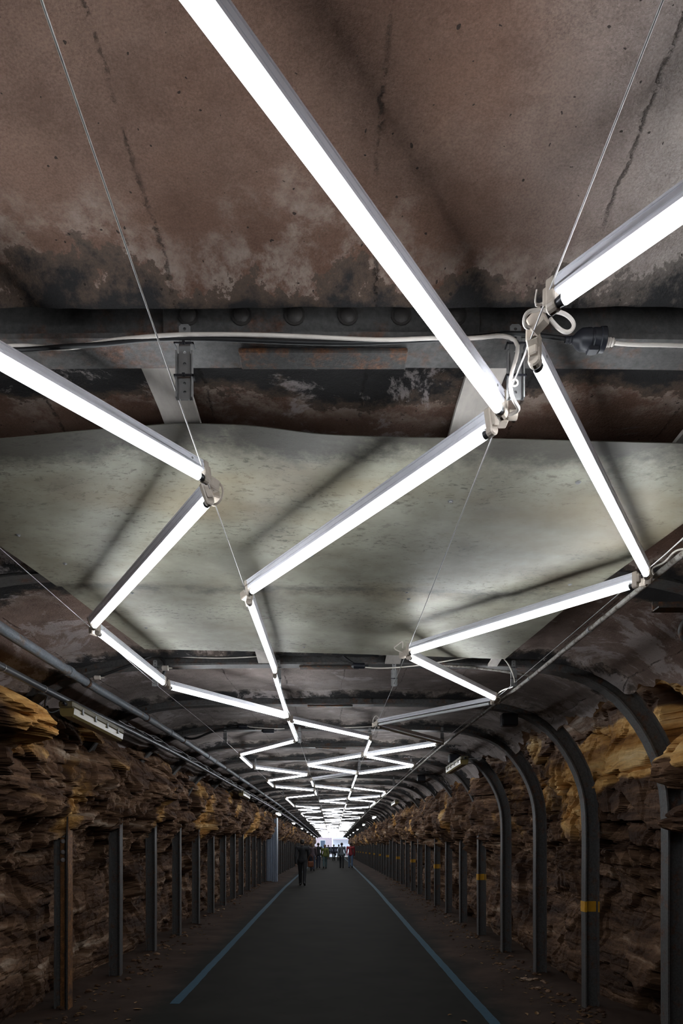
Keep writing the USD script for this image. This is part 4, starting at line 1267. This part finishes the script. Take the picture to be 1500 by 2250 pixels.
M_SKIN = plain("skin", (0.42, 0.26, 0.19), 0.55, var=0.06, bump=0.02)
M_HAIRD = plain("dark_hair", (0.018, 0.013, 0.010), 0.6, var=0.3, scale=60)
M_HAIRB = plain("brown_hair", (0.10, 0.06, 0.035), 0.6, var=0.3, scale=60)
M_SHOE = plain("dark_shoe", (0.02, 0.02, 0.022), 0.6)


def person(label, x, y, H, face, top, legs, hair=M_HAIRD, stride=.22, swing=.2, sleeves=True, dress=0.0, bulk=1.0, phase=1):
    """face: +1 walks toward the camera, -1 away"""
    u = H / 7.5
    z0 = floor_z(x, y)
    t = thing("person", label, "person", (x, y, z0), 0 if face < 0 else math.pi)
    # local: walks toward +y
    st_ = stride * phase
    hipz, kz, az = .53 * H, .285 * H, .045 * H
    hx = .052 * H * bulk
    sh, shx = .815 * H, .115 * H * bulk
    J = {}
    for s, f in ((-1, st_), (1, -st_)):
        J[s] = dict(hip=(s * hx, 0, hipz), knee=(s * hx * .95, f * .55 + .035, kz), ank=(s * hx * .9, f - .03, az + (.05 if f < 0 else 0)), toe=(s * hx * 1.05, f + .115, .028 + (.0 if f > 0 else .01)))
        a = -f * swing / .22
        J[s].update(sho=(s * shx, 0, sh), elb=(s * (shx + .035), a * .5 - .02, sh - .185 * H), wri=(s * (shx + .03), a + .05, sh - .335 * H))
    body = []
    for s in (-1, 1):
        j = J[s]
        body += [((j["hip"], .078), (j["knee"], .053)), ((j["knee"], .053), (j["ank"], .036)), ((j["ank"], .036), (j["toe"], .026)),
                 ((j["sho"], .050), (j["elb"], .039)), ((j["elb"], .038), (j["wri"], .026))]
        w = np.array(j["wri"])
        pd = np.array([0, .03, -.055])
        body.append(((w, .025), (w + pd, .026)))
        for q, (dx, ln) in enumerate(((-.022, .055), (-.008, .065), (.007, .062), (.02, .05))):
            b0_ = w + pd + [0, dx, -.012]
            body.append(((b0_, .0095), (b0_ + [-s * .008, .004, -ln], .008)))
        body.append(((w + pd * .3 + [-s * .008, .02, 0], .011), (w + pd * .8 + [-s * .018, .045, -.012], .009)))
    body += [(((-.06, 0, hipz + .03), .095), ((.06, 0, hipz + .03), .095)), (((0, 0, hipz + .05), .115), ((0, .01, .66 * H), .105)),
             (((0, .01, .66 * H), .105), ((0, 0, .77 * H), .115)), (((-shx * .75, -.01, .79 * H), .075), ((shx * .75, -.01, .79 * H), .075)),
             (((0, -.005, .81 * H), .055), ((0, .01, .88 * H), .048)), (((0, .015, .915 * H), .070), ((0, .0, .945 * H), .078)),
             (((0, .03, .892 * H), .045), ((0, .02, .93 * H), .066)), (((0, .088, .917 * H), .012), ((0, .078, .938 * H), .009)),
             (((-.079, 0, .925 * H), .014), ((-.077, .003, .94 * H), .014)), (((.079, 0, .925 * H), .014), ((.077, .003, .94 * H), .014))]
    obj("body", to_tm(hull_chain(body, .035), 4), M_SKIN, t, smooth=True)
    for s in (-1, 1):   # eyes
        e = trimesh.creation.icosphere(1, .011)
        e.apply_translation([s * .03, .074, .934 * H])
        obj("eye", e, M_SHOE, t)
    obj("mouth", bx(-.022, .022, .072, .0795, .8985 * H, .9025 * H, .001), cloth_mouth, t)
    hr = [(((0, -.012, .95 * H), .083), ((0, -.022, .93 * H), .082))]
    if dress or hair is M_HAIRB:
        hr.append((((0, -.035, .93 * H), .075), ((0, -.055, .86 * H), .055)))
    obj("hair", to_tm(hull_chain(hr, .03), 3), hair, t, smooth=True)
    tr = []
    for s in (-1, 1):
        j = J[s]
        tr += [((j["hip"], .094), (j["knee"], .068)), ((j["knee"], .068), (j["ank"], .056))]
    tr += [(((-.06, 0, hipz + .03), .110), ((.06, 0, hipz + .03), .110))]
    obj("trousers", to_tm(hull_chain(tr, .035), 4), legs, t, smooth=True)
    jk = [(((-.06, 0, hipz + .02 - dress), .122 + dress * .25), ((.06, 0, hipz + .02 - dress), .122 + dress * .25)), (((-.05, 0, hipz), .12), ((0, .01, .66 * H), .125)), (((.05, 0, hipz), .12), ((0, .01, .66 * H), .125)),
          (((0, .01, .66 * H), .125), ((0, 0, .77 * H), .135)), (((-shx * .8, -.01, .79 * H), .088), ((shx * .8, -.01, .79 * H), .088)), (((0, -.005, .82 * H), .07), ((0, 0, .845 * H), .062))]
    for s in (-1, 1):
        j = J[s]
        jk += [((j["sho"], .066), (j["elb"], .056))]
        if sleeves:
            jk += [((j["elb"], .056), (np.array(j["wri"]) + [0, 0, .02], .042))]
    obj("jacket", to_tm(hull_chain(jk, .035), 4), top, t, smooth=True)
    for s in (-1, 1):
        j = J[s]
        a, b = np.array(j["ank"]), np.array(j["toe"])
        sh_ = hull_chain([((a + [0, -.03, -.02], .045), (b, .036)), ((a + [0, 0, .02], .05), (a + [0, 0, -.01], .046))], .03)
        obj("shoe", to_tm(sh_, 2), M_SHOE, t, smooth=True)
    return t


cloth_mouth = plain("lips", (0.28, 0.11, 0.09), 0.5)
C_BLACK = cloth("black_cloth", (0.014, 0.014, 0.016))
C_NAVY = cloth("navy_cloth", (0.022, 0.026, 0.045))
C_JEANS = cloth("jeans", (0.075, 0.12, 0.20))
C_GREY = cloth("grey_cloth", (0.10, 0.115, 0.13))
C_RED = cloth("red_cloth", (0.20, 0.022, 0.028))
C_GREEN = cloth("olive_cloth", (0.10, 0.115, 0.03))
C_TEAL = cloth("teal_cloth", (0.06, 0.095, 0.10))
C_BROWN = cloth("brown_leather", (0.13, 0.045, 0.02))
C_WHITE = cloth("white_cloth", (0.62, 0.62, 0.62))
C_MAUVE = cloth("mauve_cloth", (0.075, 0.055, 0.065))


def pxy(px, Y):
    return (px - 730) * Y / 1500, Y


x, y = pxy(664, 25.2)
person("nearest person walking, all in black, left of the path centre", x, y, 1.72, -1, C_BLACK, C_BLACK, stride=.25)


def bag(label, x, y, z, w, h, d, mat):
    t = thing("shoulder_bag", label, "bag", (x, y, z))
    obj("pouch", bx(-w / 2, w / 2, -d / 2, d / 2, 0, h, .03), mat, t)
    obj("strap", tube(spline([(-w * .35, 0, h - .01), (-w * .3, 0, h + .16), (0, 0, h + .24), (w * .3, 0, h + .16), (w * .35, 0, h - .01)], 20), .009, 6), mat, t, smooth=True)


bag("orange-brown bag at the side of the nearest person in black", x + .31, y - .02, floor_z(x, y) + .68, .22, .22, .12, C_BROWN)
x, y = pxy(686, 40.5)
person("person in dark navy with a mauve wrap, left group, nearest of it", x, y, 1.70, -1, C_MAUVE, C_NAVY, M_HAIRB, stride=.16)
x, y = pxy(699, 46.0)
person("person in black with a white bag, left group, behind the mauve wrap", x, y, 1.72, -1, C_BLACK, C_NAVY, stride=.2)
bag("pale white bag carried by the person in black of the left group", x + .29, y, floor_z(x, y) + .55, .22, .26, .14, C_WHITE)
x, y = pxy(713.5, 45.5)
person("short person in an olive top walking left of centre", x, y, 1.60, -1, C_GREEN, C_TEAL, M_HAIRB, stride=.18, phase=-1)
x, y = pxy(721, 80)
person("small distant dark figure before the exit, left of the centre one", x, y, 1.68, -1, C_NAVY, C_BLACK, stride=.15)
x, y = pxy(733, 71)
person("distant person in dark clothes alone in the middle of the path", x, y, 1.70, -1, C_NAVY, C_BLACK, stride=.2, phase=-1)
x, y = pxy(744, 70)
person("distant person in black partly behind the grey-topped walker", x, y, 1.70, -1, C_BLACK, C_BLACK, stride=.15)
x, y = pxy(750.5, 46)
person("person in a grey top and black trousers, right of centre", x, y, 1.73, -1, C_GREY, C_BLACK, stride=.2)
x, y = pxy(770, 46.2)
person("person in a red jumper and blue jeans, rightmost of the walkers", x, y, 1.74, -1, C_RED, C_JEANS, M_HAIRD, stride=.14, bulk=1.1)

# ------------------------------------------------------------------ outside, beyond the far end
M_PAVE = plain("pale_paving", (0.5, 0.5, 0.5), 0.8, var=0.1)
M_PINK = plain("pinkish_render", (0.62, 0.5, 0.52), 0.8, var=0.1, scale=3)
M_PALEW = plain("pale_wall", (0.78, 0.82, 0.88), 0.7, var=0.05, scale=3)
M_GLASSD = plain("window_glass", (0.10, 0.13, 0.18), 0.15, var=0.1)
M_CARW = plain("car_paint", (0.03, 0.035, 0.045), 0.3)
ze = float(zb(YEND))
xs = np.linspace(-40, 40, 9)
v = np.stack([np.stack([xs, np.full(9, y), np.full(9, ze - .005)], -1) for y in (YEND, 110, 140, 200)], 0)
tag(obj("forecourt", grid(v, flip=True), M_PAVE), "pale paved ground outside the far end of the tunnel", "ground", kind="structure")
# cliff face round the portal
zz = np.linspace(-.3, 14, 60)
for s in (-1, 1):
    xx = np.linspace(s * 2.55, s * 30, 70)
    X, Z = np.meshgrid(xx, zz, indexing="ij")
    obj("cliff", grid(np.stack([X, YEND + .2 + .8 * rock_relief(X, Z, 66 + s), Z], -1)), M_ROCKL, smooth=True, kind="structure")
X, Z = np.meshgrid(np.linspace(-2.7, 2.7, 40), np.linspace(3.2, 14, 40), indexing="ij")
obj("cliff", grid(np.stack([X, YEND + .2 + .8 * rock_relief(X, Z, 70), Z], -1)), M_ROCKL, smooth=True, kind="structure")

t = thing("building", "pinkish building seen through the far exit, left half", "building", (-4.2, 128, ze))
obj("wall", bx(-7, 4.1, 0, 8, 0, 9), M_PINK, t)
for x in (-5.5, -3.5, -1.5, .5, 2.4):
    for z in (1.0, 4.2):
        f = obj("window", bx(x - .5, x + .5, -.05, .02, z, z + 1.7), M_PALEW, t)
        obj("pane", bx(x - .42, x + .42, -.07, -.05, z + .08, z + 1.62), M_GLASSD, f)
obj("roof", bx(-7.2, 4.3, -.3, 8.2, 9, 9.4), M_GALV, t)
t = thing("building", "bright white building seen through the far exit, right half", "building", (4.0, 126, ze))
obj("wall", bx(-3.9, 8, 0, 8, 0, 8), M_PALEW, t)
for x in (-3.0, -1.4, .2, 1.8, 3.4):
    f = obj("window", bx(x - .55, x + .55, -.05, .02, 3.2, 5.2), M_GALV, t)
    obj("pane", bx(x - .48, x + .48, -.07, -.05, 3.28, 5.12), M_GLASSD, f)
obj("canopy", bx(-3.9, 8, -1.2, 0, 2.75, 2.9), M_PINK, t)
t = thing("car", "dark car parked outside the far exit", "car", (-.3, 112, ze))
body = extrude(Polygon([(-2.1, .35), (-2.1, .75), (-1.9, .9), (-1.1, .95), (-.6, 1.4), (.9, 1.42), (1.5, .98), (2.05, .85), (2.1, .35)]).buffer(.03), 1.7)
vv = body.vertices
body.vertices = np.stack([vv[:, 2] - .85, vv[:, 0], vv[:, 1]], -1)
obj("body", body, M_CARW, t)
obj("windscreen", TM([(-.7, -1.08, .98), (.7, -1.08, .98), (.62, -.66, 1.36), (-.62, -.66, 1.36)], [(0, 1, 2), (0, 2, 3)]), M_GLASSD, t)
for sx in (-.85, .85):
    for sy in (-1.3, 1.3):
        obj("wheel", lathe([(-.1, .001), (-.1, .2), (-.09, .3), (.09, .3), (.1, .2), (.1, .001)], "x", (sx, sy, .31), 16), M_SHOE, t)
    obj("headlamp", bx(sx * .55, sx * .92, -2.16, -2.1, .58, .74, .01), glow(f"headlamp_{'l' if sx < 0 else 'r'}", (1, 1, .95), 3.0), t)
